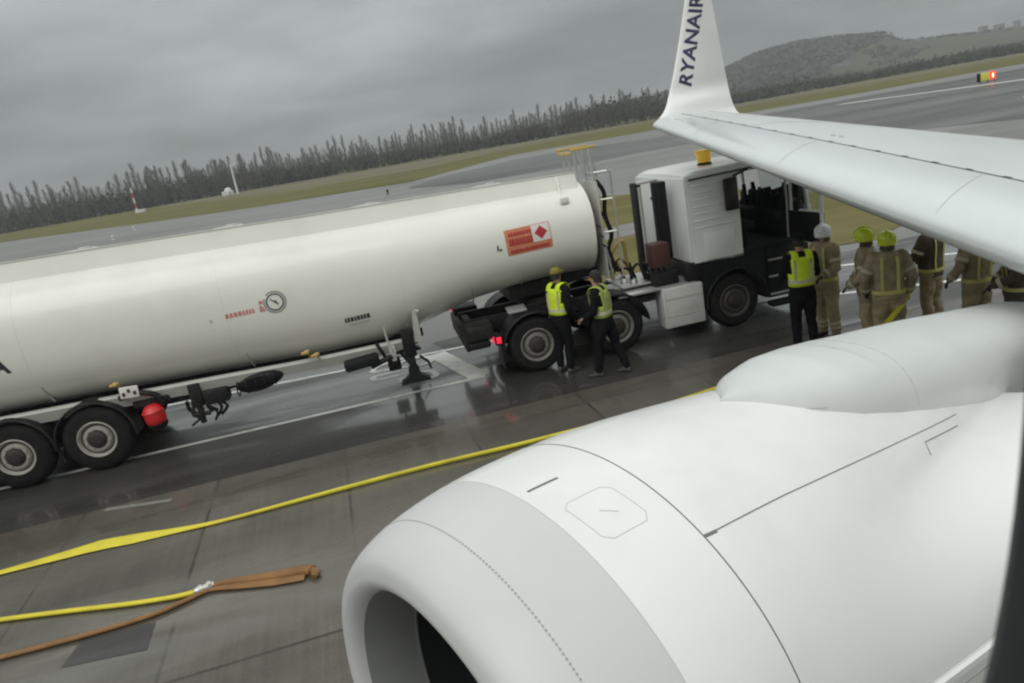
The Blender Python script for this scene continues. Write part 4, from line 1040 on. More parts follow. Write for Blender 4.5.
# ------------------------------------------------------------------ the aircraft the photograph is taken from: wing, winglet, engine, pylon, window surround
P0 = Vector((-.567, 2.46, 1.83)); AD = Vector((.816, .578, -.01)).normalized()
SS = Vector((0, 0, 1)).cross(AD).normalized(); UU = AD.cross(SS)
ac = empty('airliner', (3.2, 1.2, 0), 0, 'white airliner seen from its own cabin: engine cowling, pylon, wing and lettered winglet', 'aircraft')
RH, TM, NN, RMx = .899, .744, 2.05, 1.1
def nr(t):
    x = max(0, min(1, t/TM)); r = RH+(RMx-RH)*max(0, 1-(1-x)**NN)**(1/NN)
    if t > TM: r -= .082*(min(t, 1.45)-TM)**2
    if t > 1.45: r -= .13*(t-1.45)+.022*(t-1.45)**2
    return r
def swell(t, a):
    """the reverser bulges inboard where it meets the pylon and wing root"""
    d = math.degrees(a); d = d-360 if d > 180 else d
    q = max(0, min(1, (-d-52)/42)); q = q*q*(3-2*q); q *= max(0, min(1, (180+d)/40))
    u = max(0, t-1.2); return q*(.10*u+.125*u*u)
def npt(t, ph, off=0.0):
    """point on the nacelle; ph degrees from the crown, negative = inboard"""
    a = R(ph); r = nr(t)+off+swell(t, a)
    return P0+AD*t+(SS*math.sin(a)+UU*math.cos(a))*r
NSEG = 160
def nring(t, off=0.0, r=None):
    out_ = []
    for k in range(NSEG):
        a = 2*math.pi*k/NSEG; q = (nr(t)+off+swell(t, a) if r is None else r)
        out_.append(P0+AD*t+(SS*math.sin(a)+UU*math.cos(a))*q)
    return out_
T1, T2, TR_ = .522, .967, .219
bm = nb()
lip = [(.06, .805), (.035, .815), (.012, .835), (-.006, .865), (-.004, .885), (.004, .915)]
rings = [nring(0, r=r)[:] for t, r in lip]
rings = [[p+AD*t for p in nring(0, r=r)] for t, r in lip]
tt = .012
while tt < T1: rings.append(nring(tt)); tt += .012+tt*.12
rings.append(nring(T1))
loft(bm, rings, cap=False); fin(bm, 'inlet_cowl', M['lip'], ac, world=True)
bm = nb(); loft(bm, [[p+AD*t for p in nring(0, r=r)] for t, r in ((.058, .806), (.12, .785), (.25, .775), (.335, .78))], cap=False, flip=True); fin(bm, 'inlet_duct', M['duct'], ac, world=True)
bm = nb(); loft(bm, [[p+AD*t for p in nring(0, r=r)] for t, r in ((.336, .782), (.42, .787), (.60, .80))], cap=False, flip=True); fin(bm, 'acoustic_liner', M['fan'], ac, world=True)
bm = nb(); loft(bm, [[p+AD*t for p in nring(0, r=r)] for t, r in ((.328, .779), (.331, .775), (.341, .775), (.344, .781))], cap=False, flip=True); fin(bm, 'duct_joint', M['seam'], ac, world=True)
bm = nb(); loft(bm, [[p+AD*t for p in nring(0, r=r)] for t, r in ((.60, .80), (1.1, .80))], cap=True, flip=True); fin(bm, 'fan_case', M['fan'], ac, world=True)
fanr = bpy.data.objects.new('fan', None); link(fanr); fanr.parent = ac; fanr.location = P0+AD*.62-Vector(ac.location)
bm = nb()
for k in range(24):
    a = 2*math.pi*k/24; rings = []
    for q in range(6):
        r = .2+.58*q/5; tw = R(25+35*q/5); c = (SS*math.sin(a)+UU*math.cos(a)); tn = (SS*math.cos(a)-UU*math.sin(a))
        d = tn*math.sin(tw)+AD*math.cos(tw); w_ = .07+.03*q/5
        p = P0+AD*.72+c*r
        rings.append([p-d*w_, p-d*w_*.1+AD*.006, p+d*w_, p-AD*.006])
    loft(bm, rings)
bm.transform(Matrix.Translation(-(P0+AD*.62))); fin(bm, 'fan_blades', M['fan'], fanr)
bm = nb(); lathe(bm, (0, 0, 0), AD, [(-.12, .001), (-.06, .08), (.0, .14), (.1, .21), (.16, .22)], 30); fin(bm, 'spinner', M['duct'], fanr)
bm = nb(); loft(bm, [nring(T1+.0015+(T2-.004-T1)*k/14) for k in range(15)], cap=False); fin(bm, 'fan_cowl', M['airwhite'], ac, world=True)
bm = nb(); loft(bm, [nring(T2+.004+(4.3-T2)*k/54) for k in range(55)], cap=False); bm.normal_update(); NB = __import__('mathutils').bvhtree.BVHTree.FromBMesh(bm); fin(bm, 'thrust_cowl', M['airwhite'], ac, world=True)
def nstrip(pts, wd, off, name, m, parent=None):
    """thin strip on the nacelle through (t, ph) points"""
    bm = nb(); P = []
    for (a, b) in zip(pts, pts[1:]):
        for k in range(8): P.append((a[0]+(b[0]-a[0])*k/8, a[1]+(b[1]-a[1])*k/8))
    P.append(pts[-1]); rows = []
    for i, (t, ph) in enumerate(P):
        c = npt(t, ph, off); a = npt(*P[max(i-1, 0)], off); b = npt(*P[min(i+1, len(P)-1)], off)
        nrm = (c-(P0+AD*t)).normalized(); d = (b-a).normalized(); s = nrm.cross(d).normalized()*wd/2
        rows.append((c+s, c-s, nrm))
    loft(bm, [[a, b, b-n_*.004, a-n_*.004] for a, b, n_ in rows])
    return fin(bm, name, m, parent or ac, world=True, smooth=30)
nstrip([(T2+.001, p) for p in range(-180, 181, 4)], .005, .0012, 'cowl_joint', M['seam'])
nstrip([(T1+.0008, p) for p in range(-180, 181, 10)], .0025, .0008, 'cowl_joint', M['seamlight'])
nstrip([(T2+.005, -35.3), (1.5, -37.2), (2.0, -39.5), (2.6, -42.5), (3.4, -47)], .0055, .0012, 'latch_joint', M['seam'])
nstrip([(T2+.005, -35.3), (T2+.07, -35.7)], .014, .002, 'latch_joint', M['seam'])
nstrip([(2.75, -52), (2.8, -47.5), (3.3, -51)], .006, .0012, 'latch_joint', M['seam'])
nstrip([(.572, -4.3), (.722, -5.1)], .012, .002, 'drain_slot', M['seam'])
hc = [(.60, -14.5), (.63, -13.3), (.80, -13.8), (.835, -15.5), (.85, -24.5), (.82, -26.4), (.65, -26.0), (.615, -24.3), (.60, -14.5)]
nstrip(hc, .0035, .0008, 'hatch_outline', M['seamlight'])
nstrip([(.70, -19), (.76, -21.5)], .004, .001, 'hatch_outline', M['seamlight'])
bm = nb()
for k in range(150):
    ph = -100+k*1.02; c = npt(TR_, ph); nrm = (c-(P0+AD*TR_)).normalized(); d, s, t = basis(nrm)
    loft(bm, [[c+nrm*o_+(s*math.cos(a)+t*math.sin(a))*.0048 for a in [math.pi*q/3 for q in range(6)]] for o_ in (-.002, .0012)])
tag(fin(bm, 'rivet_row', M['rivet'], ac, world=True), kind=None)
nstrip([(TR_, p) for p in range(-100, 41, 7)], .002, .0006, 'skin_joint', M['seamlight'])
# raised hinge beam low on the inboard side
def skin_strip(pix, wd, off, name, m, thick=.004):
    P = []; 
    for (a, b), (c, d) in zip(pix, pix[1:]):
        for k in range(8): P.append((a+(c-a)*k/8, b+(d-b)*k/8))
    H = []
    for q in P:
        hit = NB.ray_cast(EYE, sight(*q).normalized())
        if hit[0] is not None:
            n_ = hit[1] if hit[1].dot(EYE-hit[0]) > 0 else -hit[1]; H.append((hit[0]+n_*off, n_))
    bm = nb(); rows = []
    for i_, (c, n_) in enumerate(H):
        a = H[max(i_-1, 0)][0]; b = H[min(i_+1, len(H)-1)][0]; sd_ = n_.cross((b-a).normalized()).normalized()*wd/2
        rows.append([c+sd_, c-sd_, c-sd_-n_*thick, c+sd_-n_*thick])
    if len(rows) > 1: loft(bm, rows)
    return fin(bm, name, m, ac, world=True, smooth=30)
skin_strip([(915, 703), (940, 683), (970, 661), (1000, 638), (1030, 612)], .035, .02, 'hinge_beam', M['airwhite'], .022)
skin_strip([(930, 711), (955, 691), (985, 668), (1015, 645), (1035, 628)], .007, .002, 'hinge_joint', M['rivet'])
skin_strip([(908, 700), (933, 680), (963, 658), (993, 635), (1023, 609)], .004, .002, 'hinge_joint', M['seamlight'])

# pylon fairing: lofted humps on the nacelle crown, running back under the wing
PT = [1.93, 1.98, 2.05, 2.15, 2.3, 2.55, 2.85, 3.2, 3.7, 4.3, 5.2, 6.2]
PW = [.01, .08, .15, .25, .35, .43, .47, .49, .49, .48, .46, .44]
HT = [1.4, 1.88, 2.0, 2.3, 2.6, 2.9, 3.2, 3.5, 3.8, 4.1, 4.4, 4.7, 5.0, 5.3, 5.6, 5.9, 6.2]
HH = [1.04, 1.0, 1.008, 1.034, 1.035, 1.0, .952, .902, .851, .798, .744, .69, .636, .583, .53, .478, .424]
def pyl_ring(t):
    hw = interp(PT, PW, t); H = interp(HT, HH, t)
    base = min(nr(min(t, 3.5)), H-.03); dz = base-.16
    out_ = []
    for k in range(25):
        a = math.pi*(k/24); c, s = math.cos(a), math.sin(a)
        x = math.copysign(abs(c)**.85, c)*hw; y = s**.8*(H-dz) if s > 0 else 0
        out_.append(P0+AD*t+SS*x+UU*(dz+y-.2*x*x*(1-s)))
    out_ += [P0+AD*t+SS*(-hw*.9)+UU*(dz-.6), P0+AD*t+SS*(hw*.9)+UU*(dz-.6)]
    return out_
rings = []
ts = [1.93+.03*k for k in range(34)]+[2.9+.1*k for k in range(32)]
for t in ts: rings.append(pyl_ring(t))
bm = nb(); loft(bm, rings, cap=True); pyo = fin(bm, 'pylon_fairing', M['pylon'], ac, world=True, smooth=60)
def pyl_line(t0, k0, t1, k1, wd=.006):
    bm = nb(); pts = []
    for q in range(13):
        t = t0+(t1-t0)*q/12; k = k0+(k1-k0)*q/12
        r = pyl_ring(t)
        i = int(k); i = min(i, 23); p = r[i].lerp(r[i+1], k-i); c = P0+AD*t+UU*(nr(min(t, 3.4))-.1)
        pts.append(p+(p-c).normalized()*.0008)
    tube(bm, pts, wd/2, 5); fin(bm, 'fairing_joint', M['seamlight'], pyo, world=False) if False else None
    return bm
for a in ((3.05, 23, 3.15, 6), (2.0, 20, 2.35, 21)):
    fin(pyl_line(*a), 'fairing_joint', M['tankgrey'], pyo, world=True)

# wing -----------------------------------------------------------------
LE0 = at_depth(653, 126.5, 13.3); LE1 = at_depth(1024, 266, 5.4)
def plane_hit(x, y, A, D):   # sight line meets the vertical plane through A along D
    n_ = Vector((-D.y, D.x, 0)).normalized(); d = sight(x, y); return EYE+d*((A-EYE).dot(n_)/d.dot(n_))
TE0 = plane_hit(740, 114, LE0, AD)
c0 = (TE0-LE0); print('tip chord', c0.length, c0.normalized(), 'LE0', LE0, 'LE1', LE1)
TE1 = LE1+AD*5.6+Vector((0, 0, -.02)); tq = TE1-EYE
def pxof(P):
    d = Vector(P)-EYE; z = d.dot(_f); return (512+FPX*d.dot(_r)/z, 341.5-FPX*d.dot(_u)/z)
print('TE1 px', pxof(TE1))
def le(s): return LE0.lerp(LE1, s)
def te(s): return TE0.lerp(TE1, s)
def airfoil(u):   # half thickness, unit chord, t/c handled outside
    return 5*(.2969*math.sqrt(max(u, 0))-.126*u-.3516*u*u+.2843*u**3-.1036*u**4)
US = [0, .002, .006, .012, .022, .036, .055, .08, .11, .15, .2, .26, .33, .42, .52, .64, .76, .88, 1.0]
def wsec(s, off=0.0):
    L0, T0 = le(s), te(s); ch = (T0-L0).length; tc2 = .115
    up = []; lo = []
    for u in US:
        y = airfoil(u)*tc2*ch
        cam_ = .012*ch*math.sin(math.pi*u)
        c = L0.lerp(T0, u)
        up.append(c+Vector((0, 0, y*1.05+cam_+off))); lo.append(c+Vector((0, 0, -y*.85+cam_)))
    return up, lo
def wup(s, u, off=.002):
    L0, T0 = le(s), te(s); ch = (T0-L0).length
    return L0.lerp(T0, u)+Vector((0, 0, airfoil(u)*.115*ch*1.05+.012*ch*math.sin(math.pi*u)+off))
SL = [-.0, .03, .07, .12, .2, .3, .42, .55, .7, .85, 1.0, 1.12, 1.22]
def slat_u(s): return interp([0, .1, .25, .5, 1, 1.3], [.26, .25, .24, .22, .185, .165], s)
import bisect
bm = nb(); loft(bm, [(lambda ul: ul[0]+ul[1][::-1][:-1])(wsec(s)) for s in SL], cap=True)
wg = fin(bm, 'wing', M['wing'], ac, world=True, smooth=50)
# slats: a skin a hair proud of the nose of the wing
bm = nb(); rings = []
for k in range(41):
    s = .035+(1.18-.035)*k/40; su = slat_u(s); L0, T0 = le(s), te(s); ch = (T0-L0).length
    us = [su*(1-q/12)**1.8 for q in range(13)]
    up = [wup(s, u, .004) for u in us]
    lo = [L0.lerp(T0, u)+Vector((0, 0, -airfoil(u)*.115*ch*.85+.012*ch*math.sin(math.pi*u)-.004)) for u in us[::-1][1:]]
    lo = [p for p, u in zip(lo, us[::-1][1:]) if u < .08]
    r = up+lo; nose = (L0-T0).normalized()*.004
    rings.append([p+(nose if 10 <= i <= 14 else Vector()) for i, p in enumerate(r[:12+4])])
n_ = min(len(r) for r in rings); loft(bm, [r[:n_] for r in rings], cap=False, closed=False)
fin(bm, 'slat', M['slat'], ac, world=True, smooth=60)
def wline(pts, wd, name, m, off=.004):
    bm = nb(); P = []
    for a, b in zip(pts, pts[1:]):
        for k in range(12): P.append((a[0]+(b[0]-a[0])*k/12, a[1]+(b[1]-a[1])*k/12))
    P.append(pts[-1]); rows = []
    for i, q in enumerate(P):
        c = wup(*q, off); a = wup(*P[max(i-1, 0)], off); b = wup(*P[min(i+1, len(P)-1)], off); d = (b-a).normalized(); s = Vector((0, 0, 1)).cross(d).normalized()*wd/2
        rows.append([c+s, c-s, c-s-Vector((0, 0, .006)), c+s-Vector((0, 0, .006))])
    loft(bm, rows); return fin(bm, name, m, wg, world=True, smooth=30)
wline([(s, slat_u(s)+.004) for s in (.03, .1, .25, .5, .75, 1.0, 1.2)], .028, 'slat_joint', M['seam'], .006)
wline([(.33, slat_u(.33)+.01), (.345, .4), (.40, .62), (.5, .74)], .012, 'skin_joint', M['seamlight'])
wline([(.08, .74), (.5, .74), (1.2, .70)], .014, 'skin_joint', M['seamlight'])
wline([(.0, .62), (.16, .60), (.3, .72)], .010, 'skin_joint', M['seamlight'])
for k in range(3):
    s = .22+.33*k; wline([(s, .02), (s+.004, slat_u(s))], .006, 'slat_end_joint', M['seamlight'], .007)
for k in range(16): wline([(.14+.055*k, slat_u(.14+.055*k)+.006), (.15+.055*k, slat_u(.15+.055*k)+.006)], .03, 'track_slot', M['ink'], .009)
for s, u in ((.06, .12), (.075, .13), (.10, .12), (.16, .11), (.55, .3), (.57, .3)):
    wline([(s, u), (s+.008, u+.006)], .03, 'stencil_mark', M['tankgrey'], .007)

# winglet ---------------------------------------------------------------
WL = [(653, 126.5, 740, 114), (659, 119, 735, 108), (665.5, 108, 730.5, 96), (669, 95, 727.5, 83), (672.5, 79, 724.5, 68), (676, 60, 721, 50), (679.5, 38, 717, 28), (683, 14, 712.5, 5), (686.5, -12, 708, -20), (689, -30, 704, -36)]
rings = []; wl_in = []
for i, (a, b, c, d) in enumerate(WL):
    f = i/(len(WL)-1)
    out_ = SS*(-.0)
    Lp = at_depth(a, b, 13.3+.62*min(1, i/3)+.12*f); Tp = plane_hit(c, d, Lp, AD); ch = (Tp-Lp).length
    nrm = (Vector((0, 0, 1))*(1-min(1, i/3))+(-SS)*min(1, i/3)*1.0).normalized()   # inboard face normal
    nrm = Vector(nrm)
    A_ = []; B_ = []
    for u in US:
        y = airfoil(u)*.105*ch; p = Lp.lerp(Tp, u)
        A_.append(p+nrm*y); B_.append(p-nrm*y*.8)
    rings.append(A_+B_[::-1][:-1]); wl_in.append((Lp, Tp, nrm))
# densify between sections for a smooth blend
dense = []
for i in range(len(rings)-1):
    for q in range(5):
        t = q/5; p0 = rings[max(i-1, 0)]; p1 = rings[i]; p2 = rings[i+1]; p3 = rings[min(i+2, len(rings)-1)]
        dense.append([.5*((2*b)+(-a+c)*t+(2*a-5*b+4*c-d)*t*t+(-a+3*b-3*c+d)*t**3) for a, b, c, d in zip(p0, p1, p2, p3)])
dense.append(rings[-1])
from mathutils.bvhtree import BVHTree
bm = nb(); loft(bm, dense, cap=True); bm.normal_update(); BV = BVHTree.FromBMesh(bm); wlo = fin(bm, 'winglet', M['airwhite'], ac, world=True, smooth=60)
# lettering up the inboard face
def wl_point(px, py, off):
    # plane of the inboard face near its mid height
    L5, T5, n5 = wl_in[3]; L8, T8, n8 = wl_in[8]
    A = L5.lerp(T5, .35); n_ = (T5-L5).cross(L8-L5).normalized()
    if n_.dot(EYE-A) < 0: n_ = -n_
    d = sight(px, py); P = EYE+d*((A-EYE).dot(n_)/d.dot(n_)); return P, n_
bm = text_mesh('RYANAIR', 1.0, .022, 0, 1.04)
bmesh.ops.triangulate(bm, faces=bm.faces[:]); bmesh.ops.subdivide_edges(bm, edges=[e for e in bm.edges if e.calc_length() > .2], cuts=2); bmesh.ops.triangulate(bm, faces=bm.faces[:])
xs = [v.co.x for v in bm.verts]; ys = [v.co.y for v in bm.verts]; x0, x1, y0, y1 = min(xs), max(xs), min(ys), max(ys)
b0, nW = wl_point(691.5, 86.5, 0); b1, _ = wl_point(704.5, -6, 0); h0, _ = wl_point(679, 82.5, 0)
ux = (b1-b0); uy = (h0-b0); uy1, _ = wl_point(690.5, -6, 0); uy1 = uy1-b1
for v in bm.verts:
    u = (v.co.x-x0)/(x1-x0); w_ = (v.co.y-y0)/(y1-y0)
    P = b0+ux*u+uy.lerp(uy1, u)*w_; dd = (P-EYE).normalized(); hit = BV.ray_cast(EYE, dd)
    v.co = hit[0]-dd*.012 if hit[0] is not None else P
r_ = bmesh.ops.extrude_face_region(bm, geom=bm.faces[:]); bmesh.ops.translate(bm, vec=-nW*.004, verts=[v for v in r_['geom'] if isinstance(v, bmesh.types.BMVert)])
fin(bm, 'lettering', M['navyink'], wlo, world=True, smooth=0)

# cabin window surround: rounded ring of dark trim close to the lens, in the plane of the cabin wall
wn = -Vector((-.578, .816, 0)); wn.normalize()       # into the cabin
wx = AD.copy(); wx.z = 0; wx.normalize(); wz = Vector((0, 0, 1))
def win_plane(px, py, dist):
    d = sight(px, py).normalized(); A = EYE-wn*dist; return EYE+d*((A-EYE).dot(wn)/d.dot(wn))
WC = EYE-wn*.085+wx*.1185+wz*(-.041)
def ring_at(hw, hh, dep, n=72, e_=2/2.5):
    out_ = []
    for k in range(n):
        a = 2*math.pi*k/n; c, s = math.cos(a), math.sin(a)
        out_.append(WC+wx*math.copysign(abs(c)**e_, c)*hw+wz*(math.copysign(abs(s)**e_, s)*hh)-wn*dep)
    return out_
bm = nb()
R_ = [ring_at(.146, .2145, 0), ring_at(.149, .218, -.003), ring_at(.157, .226, -.005), ring_at(.20, .27, -.004), ring_at(.20, .27, .006), ring_at(.152, .221, .004), ring_at(.146, .2145, 0)]
loft(bm, R_, cap=False); fin(bm, 'window_surround', M['trim'], ac, world=True)

# ------------------------------------------------------------------ people
def skin_body(J, scale=1.0):
    """one continuous figure grown over a jointed skeleton"""
    V = []; Ed = []; Rr = []
    def add(p, r, par=None):
        V.append(Vector(p)); Rr.append(r)
        if par is not None: Ed.append((par, len(V)-1))
        return len(V)-1
    def chain(pts, par):
        for p, r in pts: par = add(p, r, par)
        return par
    pel = add(J['pelvis'], (.13, .11))
    ch = chain([(J['spine'], (.125, .10)), (J['chest'], (.145, .11))], pel)
    nk = chain([(J['neck'], (.055, .055)), (J['jaw'], (.06, .065)), (J['head'], (.078, .09)), (J['crown'], (.06, .07))], ch)
    for s in ('l', 'r'):
        sh = chain([(J['sh'+s], (.06, .06)), (J['up'+s], (.05, .05)), (J['el'+s], (.034, .034)), (J['fo'+s], (.030, .030)), (J['wr'+s], (.026, .026))], ch)
        wr = J['wr'+s]; d = (wr-J['el'+s]).normalized(); side = d.cross(Vector((0, 0, 1)) if abs(d.z) < .9 else Vector((1, 0, 0))).normalized(); up = side.cross(d)
        pm = add(wr+d*.05, (.028, .02), sh)
        for k, (o, L_) in enumerate(((-.027, .072), (-.009, .082), (.009, .076), (.026, .060))):
            a = wr+d*.085+side*o; chain([(a, (.0095, .0095)), (a+d*L_*.45+up*-.008, (.009, .009)), (a+d*L_*.8-up*.026, (.0085, .0085)), (a+d*L_*.95-up*.045, (.0075, .0075))], pm)
        t0 = wr+d*.03-side*.03; chain([(t0, (.011, .011)), (t0+d*.03-side*.02-up*.012, (.010, .010)), (t0+d*.055-side*.022-up*.022, (.009, .009))], pm)
        hp = chain([(J['hp'+s], (.09, .09)), (J['th'+s], (.058, .058)), (J['kn'+s], (.042, .042)), (J['ca'+s], (.036, .036)), (J['an'+s], (.026, .026)), (J['fb'+s], (.022, .016)), (J['to'+s], (.018, .013))], pel)
    bm = bmesh.new()
    vs_ = [bm.verts.new(v) for v in V]
    for a, b in Ed: bm.edges.new((vs_[a], vs_[b]))
    me = bpy.data.meshes.new('body'); bm.to_mesh(me); bm.free()
    o = bpy.data.objects.new('body', me); link(o)
    o.modifiers.new('skin', 'SKIN'); 
    if not me.skin_vertices: 
        pass
    for i, r in enumerate(Rr): me.skin_vertices[0].data[i].radius = r
    me.skin_vertices[0].data[0].use_root = True
    sb = o.modifiers.new('sub', 'SUBSURF'); sb.levels = 2; sb.render_levels = 2
    dg = bpy.context.evaluated_depsgraph_get(); dg.update()
    m2 = bpy.data.meshes.new_from_object(o.evaluated_get(dg))
    bpy.data.objects.remove(o)
    b = bmesh.new(); b.from_mesh(m2); bpy.data.meshes.remove(m2); return b
def joints(over=None, h=1.78, lean=0.0, stride=0.0, arms=None):
    k = h/1.78
    J = dict(pelvis=(0, 0, .96), spine=(lean*.3, 0, 1.12), chest=(lean*.7, 0, 1.33), neck=(lean, 0, 1.50), jaw=(lean+.015, 0, 1.565), head=(lean+.02, 0, 1.66), crown=(lean+.01, 0, 1.72))
    for s, q in (('l', 1), ('r', -1)):
        J['sh'+s] = (lean*.9, q*.175, 1.43); J['up'+s] = (lean*.8-.01, q*.215, 1.30); J['el'+s] = (lean*.6-.03, q*.245, 1.13); J['fo'+s] = (lean*.5+.03, q*.245, 1.03); J['wr'+s] = (lean*.5+.08, q*.235, .90)
        st = stride*q
        J['hp'+s] = (0, q*.095, .90); J['th'+s] = (st*.35, q*.1, .70); J['kn'+s] = (st*.6+.02, q*.11, .49); J['ca'+s] = (st*.75-.02, q*.115, .32); J['an'+s] = (st-.03, q*.12, .085); J['fb'+s] = (st+.06, q*.125, .035); J['to'+s] = (st+.15, q*.135, .025)
    J = {a: Vector(b)*k for a, b in J.items()}
    for a, b in (over or {}).items():
        J[a] = Vector(b)*k
    for s in 'lr':
        if 'el'+s in (over or {}) and 'up'+s not in over: J['up'+s] = J['sh'+s].lerp(J['el'+s], .5)
        if ('el'+s in (over or {}) or 'wr'+s in (over or {})) and 'fo'+s not in over: J['fo'+s] = J['el'+s].lerp(J['wr'+s], .45)
    J['k'] = k
    return J
def torso_rings(J, z0, z1, grow, n=28, nz_=9):
    k = J['k']; sp = [(J['pelvis'].z-.12*k, J['pelvis'].x), (J['pelvis'].z, J['pelvis'].x), (J['spine'].z, J['spine'].x), (J['chest'].z, J['chest'].x), (J['neck'].z, J['neck'].x)]
    zs = [.75, .9, 1.0, 1.12, 1.28, 1.38, 1.44, 1.48, 1.52]; hw = [.175, .178, .168, .158, .178, .185, .165, .11, .07]; hd = [.115, .125, .12, .115, .128, .125, .105, .085, .068]
    rings = []
    for i in range(nz_):
        z = z0+(z1-z0)*i/(nz_-1)
        cx_ = interp([a*1.0 for a, b in sp], [b for a, b in sp], z*k)
        w_ = interp(zs, hw, z)*k+grow; d_ = interp(zs, hd, z)*k+grow
        rings.append([Vector((cx_+math.copysign(abs(math.cos(a))**.85, math.cos(a))*d_, math.copysign(abs(math.sin(a))**.85, math.sin(a))*w_, z*k)) for a in [2*math.pi*q/n for q in range(n)]])
    return rings
def limb(bm, pts, rs, n=14):
    tube(bm, pts, rs, n)
    for p, r in zip(pts, rs): ball(bm, p, r*.985, 12, 8)
def fuse(bm, vox=.016, wrinkle=.011, seed=0):
    b = evaluated_bm(bm, [('REMESH', dict(mode='VOXEL', voxel_size=vox)), ('SMOOTH', dict(factor=.6, iterations=5))])
    b.normal_update()
    off = Vector((seed*3.1, seed*1.7, 0))
    for v in b.verts:
        q = v.co; a = noise.noise(Vector((q.x*9, q.y*9, q.z*13))+off)+.5*noise.noise(Vector((q.x*22, q.y*22, q.z*26))+off)
        v.co = q+v.normal*a*wrinkle
    return b
def band(J, a, b, f, r, w_=.05):
    """cloth band round a limb between joints a and b at fraction f"""
    A, B = J[a], J[b]; d = (B-A).normalized(); c = A.lerp(B, f); bm = nb()
    lathe(bm, c-d*w_/2, d, [(0, r-.012), (0, r), (w_, r), (w_, r-.012)], 20); return bm
pid = [0]
def person(loc, face, label, J, top, low, hand='skin', hat=None, vest=None, fire=False, shoes='boot', group=None, feet=True, hairm='hair', trousers_band=True, back_straps=False, backblack=False, cap=None, grow=0.0):
    """face = heading in degrees (0 = +x world)"""
    pid[0] += 1; sd_ = pid[0]
    root = empty('person', loc, R(face), label, 'person', group)
    k = J['k']
    b = skin_body(J)
    me_mat = [M['skin'], M[hand] if hand != 'skin' else M['skin']]
    for f in b.faces:
        c = f.calc_center_median()
        f.material_index = 1 if min((c-J['wrl']-(J['wrl']-J['ell']).normalized()*.08).length, (c-J['wrr']-(J['wrr']-J['elr']).normalized()*.08).length) < .13 and c.z < 5 and (c-J['head']).length > .17 else 0
    fin(b, 'body', me_mat, root, smooth=70)
    hd = J['head']
    bm = nb()    # face: nose, eyes, ears
    ball(bm, hd+Vector((.088, 0, -.012)), (.02, .013, .022), 8, 6)
    for y in (-.03, .03): ball(bm, hd+Vector((.078, y, .012)), (.008, .013, .008), 8, 6)
    for y in (-.078, .078): ball(bm, hd+Vector((-.005, y, -.005)), (.018, .01, .03), 8, 6)
    box(bm, hd+Vector((.078, 0, -.052)), (.012, .045, .012), bev=.004)
    fin(bm, 'face_features', M['skin'], root)
    g = .022+grow if fire else .008+grow
    # trousers
    bm = nb()
    loft(bm, torso_rings(J, .80, 1.02, g*.6, nz_=5))
    for s in 'lr':
        limb(bm, [J['hp'+s], J['th'+s], J['kn'+s], J['ca'+s], J['an'+s]+Vector((0, 0, .03))], [.105*k+g*.5, .092*k+g, .070*k+g, .066*k+g, .058*k+g])
    fin(fuse(bm, seed=sd_), 'trousers', M[low], root, smooth=80)
    # jacket
    bm = nb(); loft(bm, torso_rings(J, .84 if fire else .9, 1.51, g, nz_=12))
    for s in 'lr':
        limb(bm, [J['sh'+s], J['up'+s], J['el'+s], J['fo'+s], J['wr'+s]], [.075*k+g*.6, .066*k+g*.7, .054*k+g*.7, .05*k+g*.7, .042*k+g*.6])
        ball(bm, J['sh'+s].lerp(J['chest'], .3)+Vector((0, 0, .03)), (.09*k, .09*k, .07*k))
    tube(bm, [J['neck']+Vector((0, 0, -.04)), J['neck']+Vector((.0, 0, .04))], [.085, .072], 14)
    fin(fuse(bm, seed=sd_+50), 'jacket', M[top], root, smooth=80)
    # footwear
    for s in 'lr':
        an, fb, to = J['an'+s], J['fb'+s], J['to'+s]; d = Vector(((to-an).x, (to-an).y, 0)).normalized(); bm = nb()
        sdv = Vector((-d.y, d.x, 0)); gz = to.z-.025*k
        secs = [(-.075, .036, .075), (-.05, .045, .10), (.0, .046, .11), (.06, .048, .075), (.12, .05, .055), (.18, .045, .045), (.21, .025, .03)]
        rr = []
        for x, w_, hh in secs:
            c = Vector((an.x, an.y, gz))+d*x
            rr.append([c+sdv*math.cos(a)*w_+Vector((0, 0, hh*.5+hh*.5*math.sin(a) if math.sin(a) > -.6 else 0)) for a in [2*math.pi*q/12 for q in range(12)]])
        loft(bm, rr)
        if fire or shoes == 'boot': tube(bm, [Vector((an.x, an.y, gz+.07)), an.lerp(J['ca'+s], .55)], [.062, .072], 14)
        fin(bm, 'boot' if shoes == 'boot' else 'shoe', M[shoes], root, smooth=60)
    # headgear / hair
    c = hd+Vector((-.008, 0, .035))
    if hat:
        bm = nb()
        rings = []
        for q in range(10):
            t = q/9*math.pi/2; rr = math.cos(t)**.9 if q < 9 else .02; z = math.sin(t)*.125
            rings.append([c+Vector((math.cos(a)*.15*rr-.005, math.sin(a)*.132*rr, z-.012)) for a in [2*math.pi*p/28 for p in range(28)]])
        low_ = [[c+Vector((math.cos(a)*.143-.012, math.sin(a)*.126, z_)) for a in [2*math.pi*p/28 for p in range(28)]] for z_ in (-.10,)]
        loft(bm, low_+rings)
        brim = []
        for a in [2*math.pi*p/28 for p in range(28)]: pass
        loft(bm, [[c+Vector((math.cos(a)*r1-.01, math.sin(a)*r1*.84, z_+ (-.02*max(0, -math.cos(a))))) for a in [2*math.pi*p/28 for p in range(28)]] for r1, z_ in ((.14, -.05), (.158, -.058), (.160, -.066), (.14, -.064))], cap=False)
        tube(bm, [c+Vector((math.cos(a)*.15, 0, math.sin(a)*.133-.01)) for a in [R(10+16*q) for q in range(11)]], .014, 8)
        fin(bm, 'helmet', M[hat], root, smooth=50)
